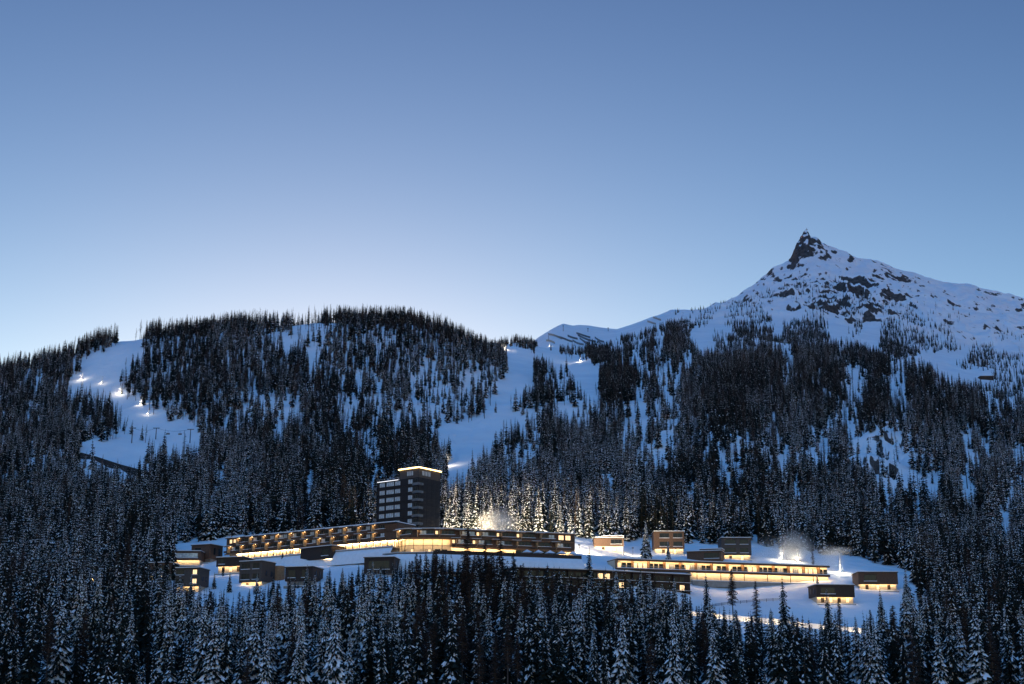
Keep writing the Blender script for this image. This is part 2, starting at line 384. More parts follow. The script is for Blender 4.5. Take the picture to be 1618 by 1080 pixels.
wood('pale_wood', (.52, .36, .20), .4, .2)
def bank(root, F, y, z, out, drop, d0=0.0, d1=None):
    """the snow slope that falls away from a terrace edge"""
    a = F.off(y, d0, d1); b = F.off(y - out, d0, d1); c = F.off(y - out * .45, d0, d1); v = []; f = []
    for i in range(len(a)):
        v += [(*a[i], z), (*c[i], z - drop * .3), (*b[i], z - drop)]
        if i: k = 3 * i; f += [(k - 3, k - 2, k + 1, k), (k - 2, k - 1, k + 2, k + 1)]
    o = bpy.data.objects.new('snow_bank', mesh('snow_bank', v, f, 'snow')); link(o, root); return o
def storey(root, F, z, d0, d1, bay, lit, rn, seed_shift=0):
    """one upper floor: recessed windows, wooden parapets with snow, balcony niches with a lit cheek"""
    n = max(1, round((d1 - d0) / bay)); bw = (d1 - d0) / n
    for i in range(n):
        a = d0 + i * bw
        p, ang, nn = F.at(a + .9)
        q = p
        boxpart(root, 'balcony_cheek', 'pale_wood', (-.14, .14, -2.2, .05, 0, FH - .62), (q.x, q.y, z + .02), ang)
        boxpart(root, 'balcony_soffit', 'warm_wood', (-2.4, 2.0, -2.25, .03, 0, .22), (q.x, q.y, z + FH - .58), ang)
        boxpart(root, 'roof_snow', 'snow', (-2.5, 2.1, -2.3, -.2, 0, .14), (q.x, q.y, z + FH - .355), ang)
        boxpart(root, 'balcony_lamp', 'balcony_glow', (.5, 1.1, -1.4, -.7, 0, .06), (q.x, q.y, z + FH - .66), ang)
        boxpart(root, 'balcony_valance', 'brown_wood', (-2.4, 2.0, -2.26, -2.12, 0, .34), (q.x, q.y, z + FH - .93), ang)
        boxpart(root, 'balcony_rail', 'brown_wood', (-2.6, .0, -2.2, -2.08, 0, 1.0), (q.x, q.y, z + .05), ang)
        if rn.random() < lit:
            window(root, 1.2, 2.3, (q.x - math.cos(ang) * 1.1, q.y - math.sin(ang) * 1.1, z + .6), ang, 'lit_pane', 0)
        p2, an2, _ = F.at(a + 1.8 + (bw - 3.2) / 2)
        w = (bw - 3.6) / 2
        boxpart(root, 'parapet', 'brown_wood', (-round(w, 1) - .3, round(w, 1) + .3, -.55, -.40, 0, 1.25), (p2.x, p2.y, z - .1), an2)
        boxpart(root, 'parapet_snow', 'snow', (-round(w, 1) - .35, round(w, 1) + .35, -.75, .02, 0, .22), (p2.x, p2.y, z + 1.16), an2)
        for sgn in (-1, 1):
            pw, aw, _ = F.at(a + 1.8 + (bw - 3.2) / 2 + sgn * w * .52)
            window(root, round(w * .86, 1), 1.7, (pw.x, pw.y, z + 1.42), aw, rn.choice(('glass', 'glass', 'curtained_glass')), 1, 'grey_wood')

def relative(root):
    b = root.location.copy()
    for o in root.children: o.location = o.location - b
def hotel():
    rn = random.Random(9)
    b = LEFT.p[0]
    # --- left wing
    r = thing('hotel_wing', 'long brown wooden hotel wing with two rows of lit balconies left of the tower', 'hotel', (b.x, b.y, zD - 1))
    LEFT.solid(MB(), 0, 15, zC - .05, zA - .55).build('wall', 'brown_wood', r)
    LEFT.solid(MB(), -1.3, 16, zA - .35, zA).build('roof', 'grey_wood', r)
    LEFT.solid(MB(), -1.35, 15.6, zA + .004, zA + .38).build('roof_snow', 'snow', r)
    LEFT.solid(MB(), .3, 14, zA - .56, zA - .34).build('eaves', 'dark_wood', r)
    for z in (zB, zC): storey(r, LEFT, z, 8.0 if z == zB else 2.0, LEFT.len - 6, 8.9, .25, rn)
    for z in (zB, zC):
        LEFT.band(MB(), -.45, -.02, z - .32, z - .12).build('floor_band', 'brown_wood', r)
    for d in (3.2, 6.0):
        p, a, _ = LEFT.at(d); window(r, 1.7, 1.9, (p.x, p.y, zB + 1.2), a, 'lit_pane', 1)
    # lit ground floor behind a row of posts
    LEFT.solid(MB(), 2.6, 14, zD - 3, zC - .06).build('ground_floor_wall', 'plaster', r)
    LEFT.band(MB(), -1.2, 2.5, zC - .48, zC - .36).build('fascia', 'plaster', r)
    LEFT.band(MB(), 1.6, 2.3, zC - .62, zC - .50, 6).build('ceiling_light', 'lamp_glow', r)
    LEFT.band(MB(), -1.25, -1.05, zC - .95, zC - .37).build('valance', 'warm_wood', r)
    LEFT.band(MB(), -3.6, 2.6, zD - .5, zD - .1).build('terrace', 'concrete', r)
    LEFT.band(MB(), -3.7, -1.6, zD - .096, zD + .25).build('terrace_snow', 'snow', r)
    bank(r, LEFT, -3.3, zD - .5, 3.5, 7)
    d = 4.0
    while d < LEFT.len:
        p, a, n = LEFT.at(d); q = p - n * .9
        boxpart(r, 'post', 'dark_wood', (-.16, .16, -.16, .16, 0, FH - .5), (q.x, q.y, zD - .05), a)
        q2 = p + n * 2.55
        if rn.random() < .6: window(r, 2.0, 2.2, (q2.x + 1.8 * math.cos(a), q2.y + 1.8 * math.sin(a), zD + .3), a, 'lit_pane', 1)
        d += 4.4
    k = 0; d = 3.0
    while d < LEFT.len - 4:
        p, a, n = LEFT.at(d + 2); q = p - n * 3.4
        boxpart(r, 'railing', 'metal', (-2.1, 2.1, -.05, .05, .95, 1.05), (q.x, q.y, zD), a)
        d += 4.4
    # top floor steps back at its right end
    relative(r)
    # --- central wing
    b = MID.p[0]
    r = thing('hotel_wing', 'curved hotel wing with a glowing tall glass hall right below the tower', 'hotel', (b.x, b.y, zG - 1))
    dh = MID.where(714); ds = MID.where(820); de = MID.where(888)
    MID.solid(MB(), 0, 16, zC - .05, zB - .55).build('wall', 'brown_wood', r)
    MID.solid(MB(), 0, 16, zD - .05, zC - .055, dh).build('wall', 'brown_wood', r)
    MID.solid(MB(), -1.4, 17, zB - .35, zB).build('roof', 'warm_wood', r)
    MID.solid(MB(), -1.2, 16.6, zB + .004, zB + .32).build('roof_snow', 'snow', r)
    storey(r, MID, zC, 1.0, MID.len - 9, 9.6, .55, rn)
    storey(r, MID, zD, dh + 1, MID.len - 1, 9.6, .45, rn)
    for d in (MID.len - 7.2, MID.len - 3.6):
        p, a, _ = MID.at(d); window(r, 2.6, 2.2, (p.x, p.y, zC + .9), a, 'lit_pane', 1)
    for z, d0 in ((zC, 0), (zD, dh)):
        MID.band(MB(), -.5, -.02, z - .34, z - .1, d0).build('floor_band', 'warm_wood', r)
    # the tall hall
    MID.solid(MB(), 3.4, 12, zG - 3, zC - .06, 0, dh).build('hall_wall', 'plaster', r)
    MID.band(MB(), 1.4, 2.2, zC - .62, zC - .50, 0, dh - .5).build('ceiling_light', 'lamp_glow', r)
    MID.band(MB(), -.25, -.05, zC - 1.0, zC - .35, 0, dh).build('valance', 'warm_wood', r)
    MID.band(MB(), -.9, -.6, zC - .30, zC - .12, 0, dh).build('fascia', 'warm_wood', r)
    d = 1.0
    while d < dh - .5:
        p, a, n = MID.at(d); q = p + n * .2
        boxpart(r, 'mullion', 'dark_wood', (-.13, .13, -.12, .12, 0, 2 * FH - .3), (q.x, q.y, zG), a)
        q2 = p + n * 3.35
        window(r, 2.4, 2.2, (q2.x + 2 * math.cos(a), q2.y + 2 * math.sin(a), zG + .3), a, rn.choice(('glass', 'lit_pane')), 1)
        d += 4.6
    MID.band(MB(), .1, .28, zD - .15, zD + .05, 0, dh).build('transom', 'dark_wood', r)
    # lit ground floor with the dark glazed stretch
    MID.solid(MB(), 2.0, 12, zG - 3, zD - .06, dh).build('ground_floor_wall', 'plaster', r)
    MID.band(MB(), .7, 1.3, zD - .62, zD - .50, dh + .5).build('ceiling_light', 'lamp_glow', r)
    MID.band(MB(), -.25, -.05, zD - .95, zD - .35, dh).build('valance', 'warm_wood', r)
    d = ds
    while d < de:
        p, a, n = MID.at(d); q = p + n * .5
        window(r, 2.9, 2.9, (q.x, q.y, zG + .3), a, 'glass', 0); d += 3.2
    MID.band(MB(), -9, 2.1, zG - .6, zG - .1).build('terrace', 'concrete', r)
    MID.band(MB(), -9.05, -8.7, zG - 1.2, zG + .6, dh - 8).build('terrace_edge', 'dark_wood', r)
    bank(r, MID, -8.75, zG - .9, 7, 9)
    MID.band(MB(), -8.6, -4.4, zG - .096, zG + .12).build('terrace_snow', 'snow', r)
    relative(r)
    # --- tower
    W, D, T = 29.0, 17.5, 4.12
    zP = float(at(662, 737, 730)[2]); zT = zP - 5.4
    c = at(662, 737, 730); base = 80.0; h = zP - base; hb = zT - base
    r = thing('hotel_tower', 'black panelled hotel tower with a glowing roof edge and rows of windows', 'tower', (c[0], c[1], base), R(-37))
    MB().box(-W, 0, 0, D, 0, hb).build('wall', 'panel', r)
    MB().box(-13.2, -.05, .05, D - .05, hb + .002, h - .5).build('penthouse_wall', 'grey_wood', r)
    MB().box(-13.6, .4, -.4, D + .3, h - .48, h - .1).build('penthouse_roof', 'dark_wood', r)
    led = MB().box(-13.8, .5, -.55, -.42, h - .62, h - .05); led.box(.42, .55, -.4, D + .3, h - .62, h - .05); led.box(-13.75, -13.62, -.4, 9, h - .62, h - .05)
    led.build('light_strip', 'led_glow', r)
    MB().box(-13.4, .2, -.2, D, h - .095, h + .25).build('roof_snow', 'snow', r)
    MB().box(-W + .1, -13.8, -.1, D - .2, hb + .004, hb + .3).build('roof_snow', 'snow', r)
    MB().box(-W - .1, -13.4, -.25, -.12, hb - .3, hb + .25).build('parapet', 'pale_metal', r)
    tr = MB().box(-W - .1, -13.4, -.2, -.12, hb + 1.15, hb + 1.25)
    for i in range(9): tr.box(-W + i * 1.85, -W + i * 1.85 + .08, -.2, -.12, hb + .25, hb + 1.15)
    tr.build('roof_railing', 'pale_metal', r)
    MB().box(-W + .4, -13.9, -.36, -.26, hb - .22, hb + .02).build('light_strip', 'cold_strip', r)
    ch = MB().bar((-3.6, 6, h), (-3.6, 6, h + 5.6), .55, .5, 8); ch.build('chimney', 'metal', r)
    for k in range(9):
        z = hb - T * (k + 1) + 1.15
        if z < 1: break
        for x, w, nb in ((-25.2, 3.6, 2), (-19.6, 5.2, 3), (-14.4, 3.6, 2), (-5.6, 2.9, 1)):
            window(r, w, 2.15, (x, 0, z), 0, 'curtained_glass', nb)
        MB().box(-W - .12, 0.02, -.14, -.005, z - 1.0, z - .75).build('floor_band', 'panel', r)
        # the corner balcony of each floor, and one on the far corner
        bl = MB().box(-3.6, 1.0, -1.0, -.01, z - 1.15, z - .95).box(.01, 1.0, .0, 2.6, z - 1.15, z - .95)
        bl.build('balcony', 'concrete', r)
        bw = MB().box(-3.6, 1.0, -1.1, -1.0, z - 1.1, z + .1).box(1.0, 1.1, -1.1, 2.6, z - 1.1, z + .1); bw.build('balcony_rail', 'frost', r)
        window(r, 2.4, 2.1, (-1.9, 0, z), 0, 'glass', 1)
        MB().box(-W - 1.2, -W - .01, -.9, 3.2, z - 1.15, z - .95).build('balcony', 'concrete', r)
        MB().box(-W - 1.3, -W + .6, -1.0, -.9, z - 1.1, z + .1).build('balcony_rail', 'frost', r)
    for i in range(3): window(r, 1.15, 2.3, (-7.5 + 1.5 * i, .05, hb + 1.3), 0, 'curtained_glass', 0)
    for i in range(3): window(r, 1.9, 2.3, (-.05, 3.6 + 2.4 * i, hb + 1.3), R(90), 'curtained_glass', 0)
    for k in range(20):                                 # cladding panels of the right face
        z1 = hb - k * 2.05; z0 = z1 - 2.0
        if z0 < 0: break
        for j in range(4):
            y0 = 2.8 + j * 3.65; boxpart(r, 'panel', 'panel', (.005, .07, 0, 3.58, 0, 2.0), (0, y0, z0))
    window(r, 2.8, 2.4, (.08, 5.0, zB - base + .6), R(90), 'curtained_glass', 1)
    # floor tucked behind the left wing's end
    p = LEFT.p[-1]; q = MID.p[0]
mat('frost', (.10, .115, .14), .25, .3, .4, spec=.6)
glow('cold_strip', (.95, .95, 1.0), 1.6)
hotel()

def terrace_row():
    z = float(at(1310, 894, 740)[2]); F = Front(z, [(974, 882), (1100, 886.6), (1220, 890.8), (1310, 894)])
    b = F.p[0]; r = thing('apartment_row', 'long low terrace of glowing apartments with a lit wall beneath on the right', 'apartments', (b.x, b.y, z - 9)); rn = random.Random(4)
    z1 = z - 4.6; z2 = z - 9.6
    F.solid(MB(), 2.4, 12, z1, z - .5).build('wall', 'plaster', r)
    F.solid(MB(), -.8, 13, z - .48, z - .05).build('roof', 'brown_wood', r)
    F.solid(MB(), -.6, 12.6, z - .046, z + .35).build('roof_snow', 'snow', r)
    F.band(MB(), .8, 1.3, z - .62, z - .50, 3).build('ceiling_light', 'lamp_glow', r)
    F.band(MB(), -.55, -.35, z - .95, z - .49).build('valance', 'brown_wood', r)
    F.solid(MB(), -.5, 2.4, z1 - .7, z1 - .004).build('balcony_slab', 'brown_wood', r)
    F.band(MB(), -.9, -.2, z1, z1 + .28).build('balcony_snow', 'snow', r)
    d = .3; i = 0
    while d < F.len:
        p, a, n = F.at(d)
        boxpart(r, 'partition', 'warm_wood', (-.15, .15, -.3, 2.4, 0, 4.05), (p.x, p.y, z1 + .02), a)
        for k in range(3):
            e = d + 1.9 + k * 2.7
            if e < F.len - 1:
                p2, a2, n2 = F.at(e); q = p2 + n2 * 2.36
                window(r, 1.9, 2.6, (q.x, q.y, z1 + .3), a2, rn.choice(('glass', 'lit_pane', 'glass', 'lit_pane', 'curtained_glass')), 1, 'dark_wood')
        for k in range(2):
            e = d + 2.1 + k * 4.2
            if e < F.len - 2:
                p2, a2, n2 = F.at(e)
                m = _cache.setdefault('rail', None) or MB().box(-2.0, 2.0, -.04, .04, 1.0, 1.1).box(-2.0, 2.0, -.04, .04, .55, .62).box(-2.04, -1.96, -.04, .04, 0, 1.1)
                if not isinstance(m, bpy.types.Mesh): m = m.me('railing', 'pale_metal'); _cache['rail'] = m
                put('railing', m, r, (p2.x, p2.y, z1 + .2), a2)
        d += 8.6
    s = F.where(1092)
    F.solid(MB(), 1.6, 12, z2 - 4, z1 - .75, s).build('lower_wall', 'plaster', r)
    F.band(MB(), -.45, -.25, z1 - 1.15, z1 - .705, s).build('valance', 'brown_wood', r)
    F.band(MB(), .3, .8, z1 - .86, z1 - .76, s + 1).build('ceiling_light', 'lamp_glow', r)
    d = s + 3
    while d < F.len:
        p, a, n = F.at(d); q = p + n * .2
        boxpart(r, 'post', 'dark_wood', (-.14, .14, -.14, .14, 0, 4.3), (q.x, q.y, z2 - .2), a); d += 13
    F.band(MB(), -1.2, 1.6, z2 - 3, z2 - .05, s).build('plinth', 'concrete', r)
    F.band(MB(), -1.4, .6, z2 - .045, z2 + .35, s).build('plinth_snow', 'snow', r)
    relative(r)
terrace_row()

def dark_block():
    z = float(at(808, 896, 655)[2]); F = Front(z, [(808, 896), (940, 900.5), (1090, 908)])
    b = F.p[0]; r = thing('apartment_block', 'long black apartment block with snowy balcony edges half hidden by trees', 'apartments', (b.x, b.y, z - 20)); rn = random.Random(6)
    F.solid(MB(), 0, 13, z - 22, z - .5).build('wall', 'dark_wood', r)
    F.solid(MB(), -1.6, 14, z - .48, z - .05).build('roof', 'dark_wood', r)
    F.solid(MB(), -1.2, 13.6, z - .046, z + .4).build('roof_snow', 'snow', r)
    for k in range(1, 6):
        zz = z - .3 - k * 3.75
        F.band(MB(), -1.5, -.002, zz - .25, zz).build('balcony_slab', 'dark_wood', r)
        F.band(MB(), -1.55, -1.2, zz + .004, zz + .16).build('balcony_snow', 'snow', r)
        d = 3.0; i = 0
        lit = {1: (943, 956), 2: (985, 1076), 3: (1078,)}.get(k, ())
        ld = [F.where(x) for x in lit]
        while d < F.len - 1:
            p, a, n = F.at(d); on = any(abs(d - l) < 1.9 for l in ld)
            window(r, 2.6, 2.5, (p.x, p.y, zz + .2), a, 'lit_pane' if on else 'glass', 1, 'dark_wood'); d += 3.7; i += 1
        d = 5.0
        while d < F.len:
            p, a, n = F.at(d); boxpart(r, 'balcony_divider', 'dark_wood', (-.08, .08, -1.5, -.003, 0, 3.4), (p.x, p.y, zz + .17), a); d += 11.1
    relative(r)
dark_block()

def chalet(name, label, px0, pxc, px1, top, mid, bot, wall='brown_wood', depth=None, upper=None, wins=((.5, .42, .5),), lit_base=True, side_wall=None, slope_to=0.0, base_wins=2, group=None, rows=1, Y=None):
    """a flat roofed wooden house over a lit base. px0..pxc is its front and pxc..px1 its right side
    (or px1 < px0: its left side) in the photograph; top, mid, bot the roof, the foot of the wood and the ground"""
    rn = random.Random(int(px0 * 7))
    left = px1 < px0
    cpx = px0 if left else pxc
    g = hit(cpx, bot) if Y is None else Vector(at(cpx, bot, Y))
    mpp = math.hypot(g.x, g.y) / FPX * 1.03
    a = (pxc - px0) * mpp; b = abs((px0 - px1) if left else (px1 - pxc)) * mpp
    phi = math.atan2(g.x, g.y)
    psi = max(0, math.atan2(b, a) - (abs(phi) if (phi < 0) != left else -abs(phi))) if b > .3 else 0
    W = a / max(.4, math.cos(psi)); Dp = depth or max(9.0, min(13.0, W * .95))
    H = float(at(cpx, top, g.y)[2]) - g.z; hm = float(at(cpx, mid, g.y)[2]) - g.z
    r = thing(name, label, 'chalet', g, psi if left else -psi, group)
    x0, x1 = (0, W) if left else (-W, 0)
    MB().box(x0, x1, 0, Dp, hm, H - .38).build('wall', wall, r)
    MB().box(x0 - .35, x1 + .35, -.5, Dp + .3, H - .375, H - .1).build('roof', 'dark_wood', r)
    MB().box(x0 - .2, x1 + .2, -.35, Dp + .1, H - .096, H + .28).build('roof_snow', 'snow', r)
    if upper:                                            # a set back top storey
        u0, u1, uh = upper
        MB().box(x0 + W * u0, x0 + W * u1, 3, Dp - .4, H + .285, H + uh).build('upper_storey', wall, r)
        MB().box(x0 + W * u0 - .3, x0 + W * u1 + .3, 2.6, Dp, H + uh + .004, H + uh + .3).build('roof_snow', 'snow', r)
    inset = 1.4
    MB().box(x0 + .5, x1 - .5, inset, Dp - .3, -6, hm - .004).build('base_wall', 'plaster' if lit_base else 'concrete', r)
    if lit_base:
        MB().box(x0 + .8, x1 - .8, .5, .8, hm - .16, hm - .05).build('soffit_light', 'lamp_glow', r)
        MB().box(x0 + .02, x1 - .02, -.12, -.005, hm - .35, hm + .2).build('valance', wall, r)
        for i in range(base_wins):
            xx = x0 + W * (i + .8) / (base_wins + .6); hh = max(.8, min(2.2, hm * .7))
            window(r, 1.4, hh, (xx, inset, max(.1, hm - hh - .5)), 0, ('glass', 'lit_pane')[i % 2], 1, 'warm_wood')
    MB().box(x0, x1, -1.2, 1.2, -5, -.05).build('plinth', 'concrete', r)
    MB().box(x0 - .1, x1 + .1, -1.4, 1.1, -.046, .22).build('plinth_snow', 'snow', r)
    hw = (H - hm)
    for q in range(rows):
        for fx, fw, pane in wins:
            pn = {0: 'glass', .5: 'glass', 1: 'lit_pane', 2: 'curtained_glass'}[pane]
            zh = hw / rows * .48; zz = hm + hw * q / rows + hw / rows * .27
            window(r, round(W * fw, 1), zh, (x0 + W * fx, 0, zz), 0, pn, 2 if fw > .3 else 1, 'dark_wood')
            MB().box(x0 + W * (fx - fw / 2) - .3, x0 + W * (fx + fw / 2) + .3, -.5, -.005, zz - .38, zz - .16).build('window_sill', 'snow', r)
    if b > 3:
        xx = (x0 - .002) if left else x1 + .002
        for fy in (.35, .72):
            window(r, 1.2, hw / rows * .45, (xx, Dp * fy, hm + hw * .3), R(-90) if left else R(90), 'glass', 0, 'dark_wood')
    return r
CH = 'brown_wood'
chalet('chalet', 'brown chalet with lit base and raised roof strip beside the hotel wing', 941, 986, 986, 849, 862, 876, upper=(.28, 1.0, 1.2), wins=((.75, .36, .5),))
chalet('chalet', 'tall brown chalet with two window rows behind the snow laden spruce', 1036, 1082, 1082, 839, 866, 876, wins=((.34, .3, .5), (.78, .28, .5)), rows=2)
chalet('chalet', 'low brown chalet right behind the roof of the lit terrace row', 1090, 1140, 1147, 869, 885, 889, upper=(.35, 1.0, 1.3), wins=((.72, .42, .5),), lit_base=False)
chalet('chalet', 'tall grey brown chalet with lit base nearest the snow lances', 1143, 1188, 1188, 849, 876, 886, 'grey_wood', wins=((.3, .34, .5), (.76, .26, .5)), rows=2)
chalet('chalet', 'dark chalet with lit windows on the snow slope below the terrace row', 1291, 1349, 1273, 923, 942, 955, 'dark_wood', wins=((.3, .36, .5),), base_wins=4)
chalet('chalet', 'dark brown chalet with lit base at the far right of the resort', 1362, 1420, 1420, 903, 922, 934, 'brown_wood', wins=((.3, .3, .5),), base_wins=3)
chalet('chalet', 'grey wooden chalet with lit base, left of the round stair wall', 376, 412, 436, 885, 918, 927, 'grey_wood', wins=((.28, .36, .5), (.75, .26, .5)), rows=2)
chalet('chalet', 'low dark chalet with a lit ground floor under the hotel wing\'s left end', 341, 384, 404, 879, 893, 906, 'dark_wood', wins=((.2, .2, .5),), base_wins=3)
chalet('chalet', 'grey chalet with one bright window at the edge of the snow bank', 276, 313, 330, 896, 925, 936, 'grey_wood', wins=((.2, .3, .5), (.82, .17, 1)), rows=2)
chalet('chalet', 'dark chalet half hidden by trees left of the bright window chalet', 234, 268, 282, 888, 908, 918, 'brown_wood', wins=((.5, .5, .5),))
chalet('chalet', 'low chalet with a long window band and pale lit base', 273, 316, 322, 870, 884, 894, 'brown_wood', wins=((.5, .8, 2),), base_wins=0)
chalet('chalet', 'tall brown chalet standing left of the hotel wing\'s end', 300, 331, 353, 859, 882, 889, 'brown_wood', wins=((.35, .3, .5),), lit_base=False)
chalet('chalet', 'brown chalet behind a tall spruce on the far left of the hamlet', 214, 238, 246, 872, 897, 904, 'brown_wood', wins=((.5, .4, .5),), lit_base=False)
chalet('chalet', 'small brown chalet peeping out behind the long window chalet', 248, 270, 280, 866, 880, 886, 'brown_wood', wins=((.5, .4, .5),), lit_base=False)
chalet('chalet', 'black corner chalet with a glowing base before the hotel wing', 470, 523, 577, 861, 881, 894, 'dark_wood', depth=16, wins=((.8, .2, .5),), base_wins=3)
chalet('chalet', 'dark chalet with a wooden right side beside the snow bank', 450, 493, 511, 894, 917, 925, 'dark_wood', wins=((.25, .25, .5), (.72, .2, .5)), lit_base=False)
chalet('chalet', 'black chalet among trees below the glass hall', 576, 622, 633, 879, 905, 911, 'dark_wood', wins=((.5, .7, .5),), lit_base=False)
chalet('chalet', 'flat roofed house almost hidden by dark trees at the far left', 122, 160, 164, 893, 912, 926, 'dark_wood', wins=((.5, .5, .5),), base_wins=2)
def round_wall():
    g = hit(440, 915); r = MB(); ri = []; 
    r.bar((0, 0, -3), (0, 0, 6.0), 2.9, 2.9, 20); o = r.build('stair_tower', 'warm_wood')
    o.location = g; tag(o, 'small round wooden stair tower with a snowy top between two chalets', 'tower')
    MB().bar((0, 0, 6.003), (0, 0, 6.3), 2.95, 2.9, 20).build('roof_snow', 'snow', o)
round_wall()

# ------------------------------------------------------------------ trees
def spruce_mesh(seed, H, RAD, levels, nb, snow, detail, base=.10, droop=.85, shape=.85):
    """trunk, foliage and snow of one spruce as three (verts, faces)"""
    rn = random.Random(seed)
    fv, ff, sv, sf = [], [], [], []
    tr = MB(); r0 = H * .011 + .05
    lean = (rn.uniform(-.01, .01) * H, rn.uniform(-.01, .01) * H)
    tr.bar((0, 0, -1.5), (lean[0] * .5, lean[1] * .5, H * .5), r0, r0 * .6, 5)
    tr.bar((lean[0] * .5, lean[1] * .5, H * .5), (lean[0], lean[1], H), r0 * .6, .02, 5)
    gap = [rn.random() for _ in range(8)]
    for i in range(levels):
        t = base + (1 - base) * (i + rn.uniform(-.3, .3)) / levels
        t = min(max(t, base), .985)
        z0 = t * H; rr = RAD * ((1 - t) / (1 - base)) ** shape * rn.uniform(.75, 1.12) + .12
        n = max(3, int(nb * (.55 + .45 * (1 - t))))
        a0 = rn.random() * 6.28
        for k in range(n):
            a = a0 + 6.283 * (k + rn.uniform(-.35, .35)) / n
            L = rr * rn.uniform(.62, 1.15) * (.72 + .28 * gap[int(a / .7854) % 8])
            dr = L * droop * rn.uniform(.6, 1.2)
            ca, sa = math.cos(a), math.sin(a)
            ox, oy = lean[0] * t, lean[1] * t
            def P(f, s, dz, z0=z0, L=L, dr=dr, ca=ca, sa=sa, ox=ox, oy=oy):
                x = L * f; return (ox + ca * x - sa * s, oy + sa * x + ca * s, z0 - dr * (f ** 1.25) + dz)
            w = L * rn.uniform(.26, .38)
            k0 = len(fv)
            hang = L * rn.uniform(.16, .30)
            if detail:
                fv += [P(.02, 0, .1), P(.5, w, -hang), P(.55, 0, .05), P(.5, -w, -hang), P(1, 0, 0),
                       P(.78, w * .75, -hang * 1.1), P(.78, -w * .75, -hang * 1.1), P(.66, 0, 0),
                       P(.30, w * .8, -hang * .8), P(.30, -w * .8, -hang * .8), P(.34, 0, .05)]
                ff += [(k0, k0+8, k0+10), (k0, k0+10, k0+9), (k0+10, k0+1, k0+2), (k0+10, k0+2, k0+3),
                       (k0+2, k0+5, k0+7), (k0+2, k0+7, k0+6), (k0+7, k0+4, k0+5), (k0+7, k0+6, k0+4)]
            else:
                fv += [P(.02, 0, .1), P(.6, w, -hang), P(.55, 0, .05), P(.6, -w, -hang), P(1, 0, 0)]
                ff += [(k0, k0+1, k0+2), (k0, k0+2, k0+3), (k0+2, k0+1, k0+4), (k0+2, k0+4, k0+3)]
            if rn.random() < snow:
                c0 = rn.uniform(.15, .45); c1 = min(1.02, c0 + rn.uniform(.35, .7)); cm = (c0 + c1) / 2
                ws = w * (rn.uniform(.22, .60) if detail else rn.uniform(.35, .80)); th = .10 + .05 * L
                q0 = len(sv)
                sv += [P(c0, 0, th * .8), P(cm, ws, th - hang * .75), P(cm, 0, th * 1.6 + .05), P(cm, -ws, th - hang * .75), P(c1, 0, th * .5)]
                sf += [(q0, q0+1, q0+2), (q0, q0+2, q0+3), (q0+2, q0+1, q0+4), (q0+2, q0+4, q0+3)]
                if detail and rn.random() < .6:
                    s_ = rn.choice((-1, 1)); q0 = len(sv)
                    sv += [P(.42, s_ * w * .3, th * .6 - hang * .2), P(.62, s_ * w * .95, th * .6 - hang), P(.86, s_ * w * .7, th * .6 - hang * .9), P(.7, s_ * w * .2, th * .7)]
                    sf += [(q0, q0+1, q0+2), (q0, q0+2, q0+3)]
    return (tr.v, tr.f), (fv, ff), (sv, sf)
def larch_mesh(seed, H, RAD, n, detail, base=.22, snow=.15):
    """a bare larch: straight trunk, thin level branches with short twigs"""
    rn = random.Random(seed); tr = MB(); r0 = H * .012 + .06
    tr.bar((0, 0, -1.5), (0, 0, H), r0, .03, 5)
    v, f, sv, sf = [], [], [], []
    for i in range(n):
        t = base + (1 - base) * ((i + rn.random()) / n) ** .9; t = min(t, .985)
        a = rn.random() * 6.28; L = (RAD * (1 - t) ** .7 * rn.uniform(.5, 1.1) + .25) * min(1, .45 + (t - base) * 4)
        ca, sa = math.cos(a), math.sin(a); z = t * H; up = L * rn.uniform(-.28, .18)
        w = .08 + .028 * L
        def P(x, s, dz): return (ca * x - sa * s, sa * x + ca * s, z + dz)
        k = len(v); v += [P(0, 0, w), P(0, 0, -w), P(L, 0, up)]; f += [(k, k+1, k+2)]
        for q in range(5 if detail else 3):
            c = rn.uniform(.25, .95); l2 = L * rn.uniform(.18, .42); s = rn.choice((-1, 1)); dz = up * c
            k = len(v); v += [P(L * c - .10, 0, dz), P(L * c + .12, 0, dz), P(L * (c + .12), s * l2, dz - l2 * rn.uniform(-.1, .9))]; f += [(k, k+1, k+2)]
        if rn.random() < snow:
            k = len(sv); sv += [P(L * .2, -.14, up * .2 + .10), P(L * .2, .14, up * .2 + .10), P(L * .9, 0, up * .9 + .10)]; sf += [(k, k+1, k+2)]
    return (tr.v, tr.f), (v, f), (sv, sf)

NEAR_SPRUCE = []                       # (trunk, crown, snow) meshes, unit: metres for a 26 m tree
for i, (sn, rad, lv, nb, dr, sh) in enumerate([(.88, 4.9, 46, 12, .75, .80), (.70, 4.5, 44, 12, .68, .85), (.28, 4.3, 42, 11, .72, .80), (.95, 5.3, 46, 13, .80, .88), (.14, 3.7, 40, 10, .52, .75), (.34, 3.5, 44, 10, .60, .70)]):
    a, b, c = spruce_mesh(100 + i, 26, rad, lv, nb, sn, True, .08 if i < 4 else .16, dr, sh)
    NEAR_SPRUCE.append((mesh('trunk', *a, 'bark'), mesh('crown', *b, 'foliage'), mesh('snow', *c, 'snow')))
NEAR_LARCH = []
for i in range(4):
    a, b, c = larch_mesh(200 + i, 26, 3.8 + .3 * i, 280, True, (.25, .40, .15, .5)[i])
    NEAR_LARCH.append((mesh('trunk', *a, 'bark'), mesh('crown', *b, 'twig'), mesh('snow', *c, 'snow')))
